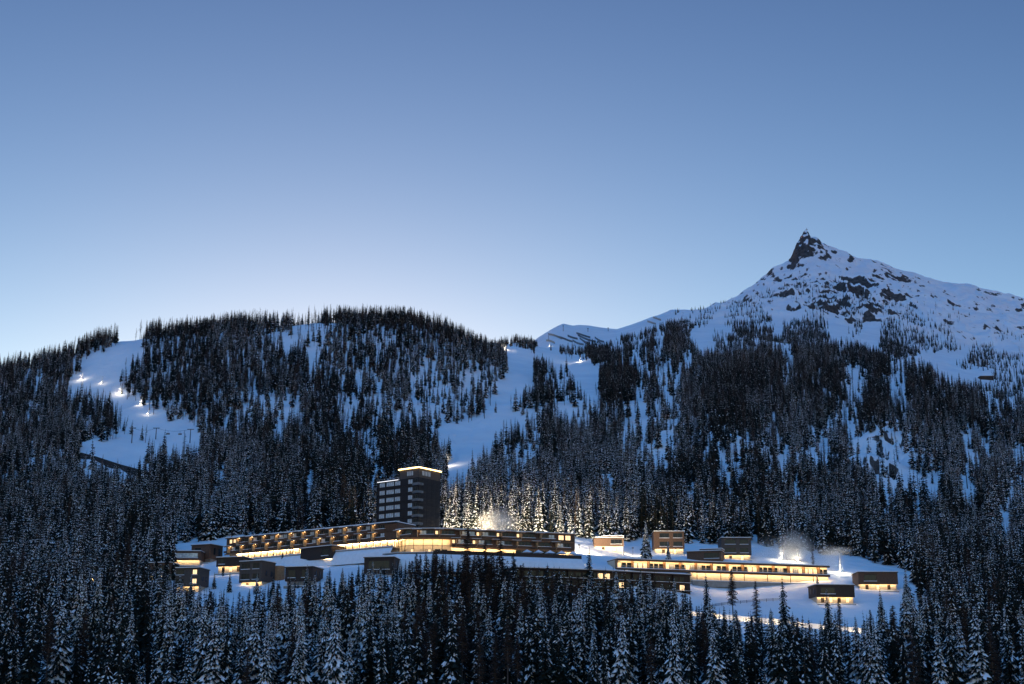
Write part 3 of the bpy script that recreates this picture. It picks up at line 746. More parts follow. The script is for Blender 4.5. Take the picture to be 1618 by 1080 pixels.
def joined(name, parts, mats):
    v, f, mi = [], [], []
    for k, (pv, pf) in enumerate(parts):
        o = len(v); v += list(pv); f += [tuple(i + o for i in q) for q in pf]; mi += [k] * len(pf)
    me = mesh(name, v, f, mats); me.polygons.foreach_set('material_index', np.array(mi, np.int32)); return me
far_col = bpy.data.collections.new('forest_trees')
def far(name, me): far_col.objects.link(bpy.data.objects.new(name, me))
for i in range(4):                     # 0-3 snow laden spruce
    far('a_%02d' % i, joined('spruce', spruce_mesh(300 + i, 26, 4.4 + .35 * (i % 3), 19, 7, (.85, .7, .8, .55)[i], False, .06, .8, .85), ['bark', 'foliage', 'snow']))
for i in range(3):                     # 4-6 dark spruce and pine
    far('b_%02d' % i, joined('pine', spruce_mesh(320 + i, 26, 3.9, 19, 7, (.10, .22, .05)[i], False, (.1, .12, .3)[i], .6, (.8, .8, .55)[i]), ['bark', 'foliage', 'snow']))
for i in range(3):                     # 7-9 bare larch
    far('c_%02d' % i, joined('larch', larch_mesh(340 + i, 26, 3.8, 90, False, (.2, .35, .28)[i]), ['bark', 'twig', 'snow']))
FAR_FIRST, FAR_COUNT = {'snowy': 0, 'dark': 4, 'larch': 7}, {'snowy': 4, 'dark': 3, 'larch': 3}

def inside(px, py, poly):
    r = np.zeros(len(px), bool); n = len(poly)
    for i in range(n):
        x0, y0 = poly[i]; x1, y1 = poly[(i + 1) % n]
        c = ((y0 > py) != (y1 > py))
        with np.errstate(divide='ignore', invalid='ignore'):
            r ^= c & (px < (x1 - x0) * (py - y0) / (y1 - y0) + x0)
    return r
CLEAR = [   # open snow, as outlines of its ground in the photograph
 [(178, 536), (225, 534), (224, 548), (205, 565), (187, 585), (182, 608), (192, 622), (215, 640), (250, 655), (300, 672), (318, 690), (296, 703), (262, 702), (240, 690), (236, 672), (205, 660), (186, 642), (176, 628), (150, 612), (100, 604), (120, 590), (132, 565), (146, 557), (185, 550)],
 [(135, 700), (200, 694), (240, 700), (236, 716), (205, 738), (150, 722), (118, 716)],
 [(148, 672), (175, 660), (178, 668), (150, 684)], [(185, 672), (220, 670), (214, 682), (190, 682)],
 [(20, 730), (32, 728), (36, 760), (26, 770)],
 [(795, 546), (822, 545), (850, 562), (846, 590), (832, 614), (815, 620), (800, 632), (772, 620), (800, 600), (806, 582)],
 [(846, 546), (872, 540), (884, 560), (916, 568), (952, 580), (950, 604), (928, 612), (905, 584), (880, 570), (850, 562)],
 [(672, 680), (700, 672), (740, 668), (830, 645), (815, 665), (785, 685), (760, 712), (738, 742), (700, 760), (700, 740), (735, 715), (738, 690), (700, 690)],
 [(640, 640), (690, 590), (760, 612), (770, 640), (730, 655), (690, 690), (660, 680)],
 [(540, 688), (640, 684), (636, 700), (556, 704)],
 [(668, 552), (684, 548), (690, 580), (676, 580)], [(590, 510), (606, 508), (612, 552), (598, 560)],
 [(390, 513), (440, 512), (440, 530), (400, 534)],
 [(1210, 690), (1240, 696), (1262, 760), (1300, 820), (1296, 838), (1270, 800), (1244, 760)],
 [(1330, 712), (1400, 678), (1430, 690), (1440, 720), (1470, 770), (1440, 790), (1390, 760), (1360, 740)],
 [(1000, 740), (1030, 700), (1090, 665), (1110, 680), (1060, 720), (1020, 760)],
 [(1120, 720), (1170, 690), (1190, 720), (1160, 760), (1130, 750)],
 [(1320, 575), (1372, 570), (1360, 640), (1336, 610)], [(1425, 560), (1450, 560), (1470, 590), (1450, 600)],
 [(1480, 590), (1540, 575), (1618, 560), (1760, 560), (1760, 630), (1618, 610), (1570, 620), (1520, 610)],
]
PISTE = (0, 1, 5, 6, 7)
RESORT = [[(262, 905), (272, 862), (350, 852), (560, 846), (600, 842), (700, 843), (930, 850), (1000, 858), (1210, 862), (1340, 880), (1440, 902), (1450, 950), (1380, 962), (1100, 968), (1095, 990), (800, 962), (790, 898), (640, 895), (575, 904), (520, 915), (440, 922), (330, 938), (285, 928)]]
OPEN = [[(1080, 930), (1440, 935), (1500, 1010), (1560, 1030), (1540, 1044), (1300, 1024), (1080, 1000)]]
TOPS = np.array([(-400, 860), (0, 868), (120, 866), (205, 872), (250, 893), (272, 908), (330, 932), (400, 924), (440, 912), (520, 908), (570, 898), (640, 884), (690, 872), (800, 874), (815, 888), (1000, 898), (1078, 916), (1100, 950), (1190, 966), (1260, 974), (1350, 976), (1420, 956), (1450, 915), (1500, 872), (1618, 850), (2000, 840)], float)
TREELINE = np.array([(-400, 0), (840, 0), (845, 548), (860, 552), (945, 556), (1000, 535), (1060, 512), (1085, 530), (1110, 575), (1200, 556), (1330, 545), (1400, 560), (1480, 600), (1560, 640), (1618, 655), (2000, 690)], float)
SPARSE = np.array([(-400, 0), (840, 0), (845, 530), (945, 540), (1000, 520), (1060, 494), (1150, 474), (1250, 438), (1330, 440), (1450, 470), (1540, 500), (1618, 518), (2000, 550)], float)

def wob(px, py): return (fbm(px / 14 + 5, py / 9 + 3, 3) - .5) * 26      # ragged forest edges
def scatter():
    rg = np.random.RandomState(11)
    out = []
    for y0, y1, sp in ((430, 640, 6.4), (640, 1000, 6.0), (1000, 1900, 6.3), (1900, 2600, 7.5), (2600, 3900, 9.5)):
        nx = int(.98 * y1 / sp); nyy = int((y1 - y0) / sp)
        gx, gy = np.meshgrid(np.arange(nx), np.arange(nyy))
        Y = y0 + (gy + rg.rand(*gy.shape)) * sp; X = (gx - nx / 2 + rg.rand(*gx.shape)) * sp
        X = X.ravel(); Y = Y.ravel(); k = np.abs(X / Y) < .47; out.append(np.stack([X[k], Y[k]], 1))
    p = np.concatenate(out); X, Y = p[:, 0], p[:, 1]; Z = ground(X, Y); px, py = project(X, Y, Z)
    n = len(X); rnd = rg.rand(n)
    keep = np.ones(n, bool)
    for j, poly in enumerate(CLEAR): keep &= ~(inside(px + wob(px, py) + rg.normal(0, 2.5 if j in PISTE else 9, n), py + rg.normal(0, 2 if j in PISTE else 9, n), poly) & (Y > 800) & (Y < 3400) & (rg.rand(n) < (1.0 if j in PISTE else .66)))
    for poly in RESORT: keep &= ~(inside(px, py, poly) & (Y < 830))
    for poly in OPEN: keep &= ~(inside(px, py, poly) & (Y < 760) & (rnd > .13))
    # patchy woods: gaps run down the slope
    pat = fbm(px / 26, py / 60 + 40, 4); up = Y > 900
    dens = np.where(up, np.clip(.20 + 4.6 * (pat - .33) - .18 * ((px > 960) & (py > 640) & (py < 790)), .14, 1), 1)
    dens = np.where((px > 560) & (px < 800) & (py < 590) & (Y > 1000), np.maximum(dens, .85), dens)
    dens = np.where((px < 420) & (Y > 900), np.maximum(dens, .45), dens)
    dens = np.where(Y < 640, .80, dens)
    tl = np.interp(px, TREELINE[:, 0], TREELINE[:, 1]); sl = np.interp(px, SPARSE[:, 0], SPARSE[:, 1])
    clump = fbm(px / 30 + 70, py / 22, 4)
    hi = (py < tl) & (Y > 1500)
    dens = np.where(hi, np.clip((clump - .43) * 9, 0, 1) * np.clip(1.7 * (py - sl) / np.maximum(tl - sl, 1), 0, 1), dens)
    dens = np.where((py < sl) & (Y > 2400), 0, dens)
    dens = np.where((Y > 3000) & (px < 1050), 0, dens)
    keep &= rg.rand(n) < dens
    X, Y, Z, px, py, pat, hi = (q[keep] for q in (X, Y, Z, px, py, pat, hi)); n = len(X)
    h = np.where(Y < 640, 13 + 22 * rg.rand(n) ** .8, np.where(Y < 1000, rg.uniform(16, 30, n), np.where(Y < 2000, rg.uniform(14, 28, n), rg.uniform(11, 20, n))))
    h = np.where((Y < 640) & (px > 620) & (px < 1100), rg.uniform(23, 35, n), h)
    h = np.where(hi, rg.uniform(7, 17, n), h)
    # lower woods stay below the houses
    hp = h * FPX / np.hypot(X, Y); drop = np.zeros(n, bool)
    for j, poly in enumerate(CLEAR):
        if j in PISTE:
            for fr in (.3, .6, .85): drop |= inside(px + wob(px, py), py - hp * fr, poly) & (Y > 800) & (rg.rand(n) < .9)
        else: drop |= inside(px, py - hp * .6, poly) & (Y > 800) & (rg.rand(n) < .40)
    k = ~drop; X, Y, Z, px, py, pat, h = (q[k] for q in (X, Y, Z, px, py, pat, h)); n = len(X)
    lim = np.interp(px, TOPS[:, 0], TOPS[:, 1]) + rg.exponential(1, n) * np.where((px > 1095) & (px < 1430), 22, 10)
    front = Y < 705
    room = (py - lim) * np.sqrt(X**2 + Y**2) / FPX * 1.02
    h = np.where(front, np.minimum(h, room), h)
    k = h > np.where(front, 4, 3); X, Y, Z, px, py, h, pat = (q[k] for q in (X, Y, Z, px, py, h, pat)); n = len(X)
    # kinds
    q = rg.rand(n); big = fbm(px / 90 + 11, py / 70, 3)
    psnow = np.interp(py, [500, 620, 720, 800, 900, 1080], [.10, .16, .45, .62, .60, .58]) + (big - .5) * 1.9
    psnow = np.where((px > 690) & (px < 1010) & (py > 735) & (Y > 760), .97, psnow)
    psnow = np.where((px > 640) & (px < 1120) & (Y < 640), psnow * .45, psnow)
    psnow = np.where((px > 1100) & (Y < 640), psnow * .6, psnow)
    pl = np.interp(py, [500, 640, 760, 850, 1080], [.42, .38, .16, .06, .10])
    pl = np.where((px > 660) & (px < 830) & (Y < 680), .42, pl)
    kind = np.where(q < pl, 2, np.where(rg.rand(n) < psnow, 0, 1))
    return X, Y, Z, px, py, h, kind
TX, TY, TZ, TPX, TPY, TH, TK = scatter()

# the trees one can point at: (pixel x, ground y, height in px, kind, mesh, label)
NAMED = [
 (1022, 884, 62, 0, 3, 'snow laden spruce standing between the two small brown chalets above the terrace row'),
 (1056, 884, 30, 0, 0, 'short snowy spruce in front of the tall gabled brown chalet'),
 (1243, 1062, 146, 0, 2, 'tall broad dark spruce rising in front of the long lit terrace row'),
 (1396, 1024, 92, 0, 1, 'single conical spruce on open snow right of the lower chalet'),
 (1293, 942, 34, 0, 0, 'small spruce at the right end of the long lit terrace row'),
 (1285, 898, 34, 1, 2, 'lone bare larch behind the roof between the two snow lances'),
 (737, 985, 152, 1, 0, 'tall thin bare larch crossing the lit hotel front, leftmost of three'),
 (766, 985, 128, 1, 1, 'thin bare larch crossing the lit hotel front, middle of three'),
 (790, 990, 148, 1, 2, 'tall bare larch crossing the lit hotel front, rightmost of three'),
 (932, 945, 80, 0, 4, 'slender dark spruce between the hotel wing and the brown chalet'),
 (1118, 1000, 95, 0, 5, 'slender spruce just right of the black apartment block'),
 (1160, 1015, 112, 1, 3, 'bare larch on the snow field below the lit terrace row'),
 (1198, 1020, 98, 1, 0, 'thin larch left of the tall broad spruce on the snow field'),
 (1330, 1035, 85, 1, 1, 'thin bare larch beside the lower right chalet'),
 (1312, 1025, 90, 0, 5, 'slim dark spruce below the lower right chalet'),
 (1440, 1030, 130, 0, 1, 'large spruce at the right edge of the snow field'),
 (540, 958, 60, 0, 0, 'pointed spruce on the snow bank below the corner chalet'),
 (483, 955, 62, 0, 1, 'pointed spruce in front of the round stair wall'),
]
def plant(kind, m, loc, H, rz, label, group=None):
    lib = (NEAR_SPRUCE, NEAR_LARCH)[kind][m % (6, 4)[kind]]
    nm = ('spruce_tree', 'larch_tree')[kind]
    o = bpy.data.objects.new(nm, None); COL.objects.link(o); o.location = loc; o.rotation_euler = (0, 0, rz); s = H / 26
    o.scale = (s * (.85 + .3 * ((rz * 7.3) % 1)), ) * 2 + (s,)
    tag(o, label, 'tree', group)
    for pn, me in zip(('trunk', 'crown'), lib[:2]):
        c = bpy.data.objects.new(pn, me); COL.objects.link(c); c.parent = o
    c2 = bpy.data.objects.new('snow', lib[2]); COL.objects.link(c2); c2.parent = c; c2['kind'] = 'stuff'
    return o
def plant_all():
    rn = random.Random(5)
    for px, py, hp, kind, m, label in NAMED:
        g = hit(px, py); H = hp * math.hypot(g.x, g.y) / FPX
        plant(kind, m, g, H, rn.random() * 6.28, label)
    # thin larches standing in front of the hotel terrace, small spruces between the houses of the hamlet
    spots = [(648 + 11.5 * k + rn.uniform(-5, 5), rn.uniform(935, 985), rn.uniform(872, 896)) for k in range(15)]
    for k, (px, py, top) in enumerate(spots):
        g = hit(px, py); lab = 'bare larch before the hotel terrace, ' + ('leftmost of the row' if k == 0 else 'rightmost of the row' if k == 14 else 'number %d from the left of the row' % (k + 1))
        plant(1, k, g, (py - top) * math.hypot(g.x, g.y) / FPX, rn.random() * 6.28, lab, 'bare larches before the hotel terrace')
    for px, py, hp, lab in ((338, 930, 26, 'small spruce right of the bright window chalet'), (352, 912, 20, 'small spruce on the snow left of the low dark chalet'), (362, 936, 34, 'spruce on the snow bank left of the grey wooden chalet'), (430, 945, 40, 'spruce under the right side of the grey wooden chalet'),
                            (446, 890, 22, 'small spruce between the hotel wing and the round stair tower'), (458, 888, 26, 'spruce left of the black corner chalet'), (405, 936, 30, 'spruce in front of the grey wooden chalet'), (566, 925, 34, 'spruce left of the black chalet among trees'),
                            (588, 930, 44, 'dark spruce in front of the black chalet among trees'), (640, 925, 40, 'spruce right of the black chalet among trees'), (262, 925, 62, 'tall spruce left of the bright window chalet'), (244, 930, 78, 'tall dark spruce hiding the half hidden chalet'), (520, 945, 48, 'spruce right of the dark chalet with a wooden side'), (300, 955, 46, 'spruce below the bright window chalet')):
        g = hit(px, py); plant(0, int(px) % 6, g, hp * math.hypot(g.x, g.y) / FPX, rn.random() * 6.28, lab)
    size = TH / np.hypot(TX, TY)
    vis = (TPX > -30) & (TPX < 1650) & (TY < 720) & (TPY - size * FPX < 1070)
    used = np.zeros(len(TX), bool)
    def where(x, y):
        spots = ((110, 'at the far left'), (200, 'under the hidden flat roofed house'), (300, 'under the bright window chalet'), (390, 'under the snow bank chalets'), (480, 'under the round stair tower'), (570, 'under the black corner chalet'), (650, 'under the black chalet among trees'), (730, 'under the glass hall'), (808, 'under the right part of the hall'), (900, 'under the left end of the black block'), (1000, 'under the middle of the black block'), (1095, 'under the right end of the black block'), (1200, 'under the terrace row'), (1300, 'under the lower right chalet'), (1400, 'under the far right chalet'), (1500, 'right of the chalets'), (9999, 'at the far right'))
        rows = ((985, 'upper edge'), (1060, 'middle'), (9999, 'lowest rows'))
        return next(t for k, t in rows if y < k) + ' of the wood ' + next(t for k, t in spots if x < k)
    made = []
    for grp, sel in (('s', TK < 2), ('l', TK == 2)):
        idx = np.nonzero(vis & sel)[0]; idx = idx[np.argsort(-size[idx])][:300]; used[idx] = True
        for i in idx:
            snowy = TK[i] == 0
            if grp == 's':
                m = rn.choice((0, 1, 3, 0, 3)) if snowy else rn.choice((2, 4, 5))
                lab = ('snowy spruce, ' if snowy else 'dark spruce, ') + where(TPX[i], TPY[i])
            else:
                m = rn.randrange(4); lab = 'bare larch, ' + where(TPX[i], TPY[i])
            o = plant(0 if grp == 's' else 1, m, (TX[i], TY[i], TZ[i] - .2), TH[i], rn.random() * 6.28, lab, lab.replace('larch', 'larches', 1).replace('spruce', 'spruces', 1)); made.append((lab, TPX[i], size[i], o))
    # within each stretch of wood the outermost and the tallest can still be told apart
    by = {}
    for lab, x, s, o in made: by.setdefault(lab, []).append((x, s, o))
    for lab, ls in by.items():
        if len(ls) < 2: continue
        ls.sort(key=lambda t: t[0]); ls[0][2]['label'] = 'leftmost ' + lab; ls[-1][2]['label'] = 'rightmost ' + lab
        if len(ls) > 3: max(ls[1:-1], key=lambda t: t[1])[2]['label'] = 'tallest ' + lab
    rest = np.nonzero(~used)[0]
    def forest(name, label, idx, pick):
        me = bpy.data.meshes.new(name); n = len(idx)
        me.vertices.add(n); me.vertices.foreach_set('co', np.stack([TX[idx], TY[idx], TZ[idx] - .3], 1).astype(np.float32).ravel())
        rg = np.random.RandomState(3)
        var = pick(idx, rg).astype(np.int32)
        a = me.attributes.new('variant', 'INT', 'POINT'); a.data.foreach_set('value', var)
        s = TH[idx] / 26; w = s * rg.uniform(.8, 1.2, n)
        a = me.attributes.new('size', 'FLOAT_VECTOR', 'POINT'); a.data.foreach_set('vector', np.stack([w, w, s], 1).astype(np.float32).ravel())
        a = me.attributes.new('turn', 'FLOAT_VECTOR', 'POINT'); a.data.foreach_set('vector', np.stack([rg.normal(0, .03, n), rg.normal(0, .03, n), rg.rand(n) * 6.28], 1).astype(np.float32).ravel())
        o = bpy.data.objects.new(name, me); COL.objects.link(o); tag(o, label, 'forest', None, 'stuff')
        ng = bpy.data.node_groups.new(name, 'GeometryNodeTree')
        ng.interface.new_socket('Geometry', in_out='INPUT', socket_type='NodeSocketGeometry'); ng.interface.new_socket('Geometry', in_out='OUTPUT', socket_type='NodeSocketGeometry')
        N = ng.nodes.new; L = ng.links.new
        gi, go = N('NodeGroupInput'), N('NodeGroupOutput'); iop = N('GeometryNodeInstanceOnPoints'); ci = N('GeometryNodeCollectionInfo')
        ci.inputs['Collection'].default_value = far_col; ci.inputs['Separate Children'].default_value = True; ci.inputs['Reset Children'].default_value = True
        def attr(nm, ty):
            q = N('GeometryNodeInputNamedAttribute'); q.data_type = ty; q.inputs['Name'].default_value = nm; return q.outputs['Attribute']
        L(gi.outputs[0], iop.inputs['Points']); L(ci.outputs[0], iop.inputs['Instance']); iop.inputs['Pick Instance'].default_value = True
        L(attr('variant', 'INT'), iop.inputs['Instance Index']); L(attr('size', 'FLOAT_VECTOR'), iop.inputs['Scale'])
        e2r = N('FunctionNodeEulerToRotation'); L(attr('turn', 'FLOAT_VECTOR'), e2r.inputs[0]); L(e2r.outputs[0], iop.inputs['Rotation'])
        L(iop.outputs[0], go.inputs[0])
        md = o.modifiers.new('trees', 'NODES'); md.node_group = ng
    ev = rest[TK[rest] < 2]; la = rest[TK[rest] == 2]
    forest('spruce_forest', 'dense snowy spruce forest covering the mountainsides behind the resort', ev,
           lambda i, rg: np.where(TK[i] == 0, rg.randint(0, 4, len(i)), 4 + rg.randint(0, 3, len(i))))
    forest('larch_forest', 'bare brown larch woods scattered over the mountainsides and ridges', la, lambda i, rg: 7 + rg.randint(0, 3, len(i)))
    print('TREES', len(TX), 'far', len(rest))
plant_all()

# ------------------------------------------------------------------ snow lances, plumes, lamps
def plume_material(name, dens, col=(1, .97, .92)):
    m = bpy.data.materials.new(name); m.use_nodes = True; MATS[name] = m; t = m.node_tree; t.nodes.clear()
    N = t.nodes.new; L = t.links.new
    out = N('ShaderNodeOutputMaterial'); pv = N('ShaderNodeVolumePrincipled'); pv.inputs['Color'].default_value = (*col, 1); pv.inputs['Anisotropy'].default_value = .2
    tc = N('ShaderNodeTexCoord'); ln = N('ShaderNodeVectorMath'); ln.operation = 'LENGTH'; L(tc.outputs['Object'], ln.inputs[0])
    mr = N('ShaderNodeMapRange'); mr.interpolation_type = 'SMOOTHSTEP'; mr.inputs['From Min'].default_value = 1.0; mr.inputs['From Max'].default_value = .1; mr.inputs['To Min'].default_value = 0; mr.inputs['To Max'].default_value = 1
    L(ln.outputs['Value'], mr.inputs['Value'])
    nz = N('ShaderNodeTexNoise'); nz.inputs['Scale'].default_value = 2.4; nz.inputs['Detail'].default_value = 4; L(tc.outputs['Object'], nz.inputs['Vector'])
    m1 = N('ShaderNodeMath'); m1.operation = 'MULTIPLY'; L(mr.outputs[0], m1.inputs[0]); L(nz.outputs['Fac'], m1.inputs[1])
    m2 = N('ShaderNodeMath'); m2.operation = 'MULTIPLY'; m2.inputs[1].default_value = dens; L(m1.outputs[0], m2.inputs[0])
    L(m2.outputs[0], pv.inputs['Density']); L(pv.outputs[0], out.inputs['Volume'])
plume_material('mist', .24); plume_material('thin_mist', .05); plume_material('far_mist', .06)
def ball():
    bm = bmesh.new(); bmesh.ops.create_icosphere(bm, subdivisions=3, radius=1.0); me = bpy.data.meshes.new('snow_mist'); bm.to_mesh(me); bm.free(); return me
def mist(c, size, m, label, tilt=0.0):
    me = ball(); me.materials.append(MATS[m]); o = bpy.data.objects.new('snow_mist', me); COL.objects.link(o)
    o.location = c; o.scale = size; o.rotation_euler = (0, tilt, 0); tag(o, label, 'snow mist', None, 'stuff'); return o
def lance(foot, top, label, lamp_power=0, tripod=True, aim=None):
    """a snow lance: leaning mast, nozzle head, strut, and the work lamp at its foot"""
    foot = Vector(foot); top = Vector(top); t = top - foot
    r = thing('snow_lance', label, 'snow gun', foot)
    MB().bar((0, 0, -1), t, .26, .20, 6).build('mast', 'pale_metal', r)
    MB().bar(t - Vector((.0, .0, .25)), t + Vector((-.9, -.2, .2)), .16, .12, 6).build('nozzle', 'metal', r)
    if tripod: MB().bar((t.x * .45 + 2.2, 0, -.6), t * .5, .08, .06, 5).build('strut', 'metal', r)
    MB().box(-.45, .45, -.45, .45, -.8, .9).build('hydrant_box', 'metal', r)
    MB().box(-.3, .3, -.62, -.46, 1.0, 1.3).build('work_lamp', 'cold_lamp', r)
    if lamp_power: lamp('work_light', (0, -1.2, 2.2), lamp_power, (1.0, .84, .55), .5, r)
    return r
def pole_top(foot, px, py): return at(px, py, foot.y)
g1 = hit(1233, 886); lance(g1, pole_top(g1, 1243, 851), 'leaning snow lance spraying a bright fan behind the terrace row', 4500)
g1b = hit(1259, 888); lance(g1b, pole_top(g1b, 1261, 864), 'short upright snow lance inside the bright spray', 3000)
g2 = hit(1327, 905); lance(g2, pole_top(g2, 1327, 872), 'upright snow lance with a flat spray near the far right chalet', 7000)
g3 = hit(812, 838); g3 = Vector(at(814, 836, 745)); g3.z = ground(g3.x, g3.y); lance(g3, at(803, 815, 745), 'leaning snow lance spraying over the hotel roof', 7000)
mist(at(1256, 868, g1.y + 3), (13, 9, 13), 'mist', 'bright snow mist under the leaning lance behind the terrace row', R(8))
mist(at(1226, 874, g1.y + 9), (22, 12, 12), 'thin_mist', 'thin drifting snow mist left of the bright spray')
mist(at(1320, 871, g2.y + 1), (12, 6, 3.4), 'mist', 'flat snow spray at the head of the upright lance', R(-4))
mist(at(1303, 884, g2.y + 5), (16, 10, 11), 'thin_mist', 'thin drifting snow mist beside the upright lance')
mist(at(786, 826, 748), (13, 8, 10), 'mist', 'bright snow mist above the hotel roof before the lit spruces')
def floodlight(px, py, Y, aim, power, label, spot=110):
    p = Vector(at(px, py, Y)); g = float(ground(p.x, p.y)); h = 5.0
    r = thing('floodlight', label, 'floodlight', (p.x, p.y, g), 0, 'floodlights behind the hotel')
    MB().bar((0, 0, -1), (0, 0, h), .10, .07, 6).build('mast', 'metal', r)
    MB().box(-.5, .5, -.2, .2, h, h + .6).build('lamp_head', 'metal', r)
    MB().box(-.4, .4, .21, .25, h + .1, h + .5).build('lens', 'cold_lamp', r)
    lamp('flood_light', (0, .8, h + .4), power, (1.0, .80, .52), .5, r, spot, aim)
for px, pw, lb in ((712, 400000, 'leftmost floodlight on the slope behind the hotel, next to the tower'), (742, 220000, 'floodlight on the slope behind the hotel, left of the roof spray'), (850, 280000, 'floodlight on the slope behind the hotel, right of the roof spray'), (915, 170000, 'rightmost floodlight on the slope behind the hotel wing')):
    floodlight(px, 836, 738, (.12, 1, .42), pw, lb)
floodlight(1000, 872, 768, (.15, 1, .28), 16000, 'floodlight among the chalets above the terrace row', 120)

# far snow guns along the pistes, with their lamps
for px, py, pw, ms, lab in (
   (128, 600, 20000, 1, 'snow gun lighting the left edge of the upper left piste'), (160, 606, 9000, 1, 'snow gun in the middle of the upper left piste'),
   (190, 622, 30000, 1, 'snow gun at the narrow neck of the left piste'), (222, 640, 22000, 1, 'snow gun below the neck of the left piste'), (233, 655, 6000, 0, 'lowest snow gun on the left piste'),
   (398, 517, 60000, 1, 'snow gun blowing a plume on the hilltop'), (458, 515, 40000, 0, 'snow gun among the ridge trees of the hilltop'),
   (797, 553, 60000, 1, 'snow gun on the saddle right of the wooded hill'), (916, 571, 60000, 0, 'snow gun lighting the upper right piste'), (868, 547, 26000, 0, 'snow gun at the top of the upper right piste'),
   (704, 736, 60000, 1, 'snow gun on the valley piste behind the tower')):
    g = hit(px, py, 900); r = lance(g, g + Vector((1.5, 0, 8)), lab, 0)
    lamp('work_light', (0, -3, 4), pw * .13, (1.0, .84, .60), .6, r)
    if ms: mist(g + Vector((-3, 2, 6)), (12, 9, 7), 'far_mist', 'pale snow mist around the ' + lab.split(' ')[0] + ' gun ' + ' '.join(lab.split(' ')[2:]))

# ------------------------------------------------------------------ the lit road below the houses
ROAD = [(1040, 972), (1090, 976), (1160, 983), (1230, 990), (1300, 998), (1370, 1004), (1440, 1011), (1500, 1018), (1556, 1026), (1640, 1040)]
def road():
    P = [hit(x, y) for x, y in ROAD]; pts = []
    for a, b in zip(P, P[1:]):
        for k in range(8): pts.append(a.lerp(b, k / 8))
    v, f, bv, bf, kv, kf = [], [], [], [], [], []
    for i, p in enumerate(pts):
        q = pts[min(i + 1, len(pts) - 1)] - pts[max(i - 1, 0)]; n = Vector((-q.y, q.x, 0)).normalized(); z = p.z + .3
        a, b = p - n * 2.6, p + n * 2.6
        v += [(a.x, a.y, z), (b.x, b.y, z)]
        j = .5 * math.sin(i * 1.7) + .3 * math.sin(i * .61)
        c0, c1, c2 = p + n * 2.55, p + n * 3.6, p + n * 9.0                 # cut bank of snow above the road
        bv += [(c0.x, c0.y, z - .4), (c1.x, c1.y, z + 3.0 + .3 * j), (c2.x, c2.y, max(z + 3.6 + .5 * j, float(ground(c2.x, c2.y)) - .4))]
        d0, d1, d2, d3 = p - n * 2.5, p - n * 2.9, p - n * 3.6, p - n * 4.6  # ploughed ridge on the valley side
        kv += [(d0.x, d0.y, z - .2), (d1.x, d1.y, z + .45 + .15 * j), (d2.x, d2.y, z + .3), (d3.x, d3.y, z - 2.5)]
        if i:
            k = 2 * i; f.append((k - 2, k - 1, k + 1, k)); k = 3 * i
            bf += [(k - 3, k - 2, k + 1, k), (k - 2, k - 1, k + 2, k + 1)]; k = 4 * i
            kf += [(k - 4 + t, k - 3 + t, k + 1 + t, k + t) for t in range(3)]
    for nm, (vv, ff), m, lab in (('road', (v, f), 'packed_snow', 'snow packed road crossing the slope under the lower chalet'), ('snow_bank', (bv, bf), 'snow', 'lit snow bank above the road'), ('snow_ridge', (kv, kf), 'snow', 'low ploughed snow ridge along the road')):
        o = bpy.data.objects.new(nm, mesh(nm, vv, ff, m)); COL.objects.link(o); tag(o, lab, None, None, 'structure')
    r_ = 0
    names = ['first', 'second', 'third', 'fourth', 'fifth', 'sixth', 'seventh', 'eighth', 'ninth', 'tenth', 'eleventh', 'twelfth', 'thirteenth', 'fourteenth']
    for k, i in enumerate(range(3, len(pts) - 8, 5)):
        p = pts[i]; q = pts[i + 1] - p; n = Vector((-q.y, q.x, 0)).normalized(); s = p - n * 2.0
        r = thing('road_lamp', 'low road lamp under the snow bank, %s from the black apartment block' % names[k], 'lamp', (s.x, s.y, s.z + .3), 0, 'low lamps along the road')
        MB().bar((0, 0, -.6), (0, 0, 1.5), .08, .07, 6).build('post', 'metal', r)
        MB().box(-.16, .16, -.10, .16, 1.5, 1.75).build('lamp_head', 'metal', r)
        MB().box(-.13, .13, .161, .19, 1.53, 1.70).build('lens', 'lamp_glow', r)
        lamp('road_light', (n.x * .5, n.y * .5, 1.7), 1300, (1.0, .70, .34), .25, r)
mat('packed_snow', (.62, .64, .67), .7, .08, .5)
road()

# ------------------------------------------------------------------ parasols on the terrace
for k in range(5):
    d = MID.where(826 + k * 18); p, a, n = MID.at(d); q = p - n * 6.2
    r = thing('parasol', '%s snow covered parasol on the terrace before the hotel wing' % ('first from the left', 'second from the left', 'third from the left', 'fourth from the left', 'rightmost')[k], 'parasol', (q.x, q.y, zG - .1), a, 'parasols on the terrace')
    MB().bar((0, 0, 0), (0, 0, 2.5), .06, .06, 6).build('pole', 'metal', r)
    mb = MB(); mb.v = [(-2.1, -2.1, 1.5), (2.1, -2.1, 1.5), (2.1, 2.1, 1.5), (-2.1, 2.1, 1.5), (0, 0, 3.0)]; mb.f = [(0, 1, 4), (1, 2, 4), (2, 3, 4), (3, 0, 4), (3, 2, 1, 0)]
    mb.build('canopy', 'snow', r)

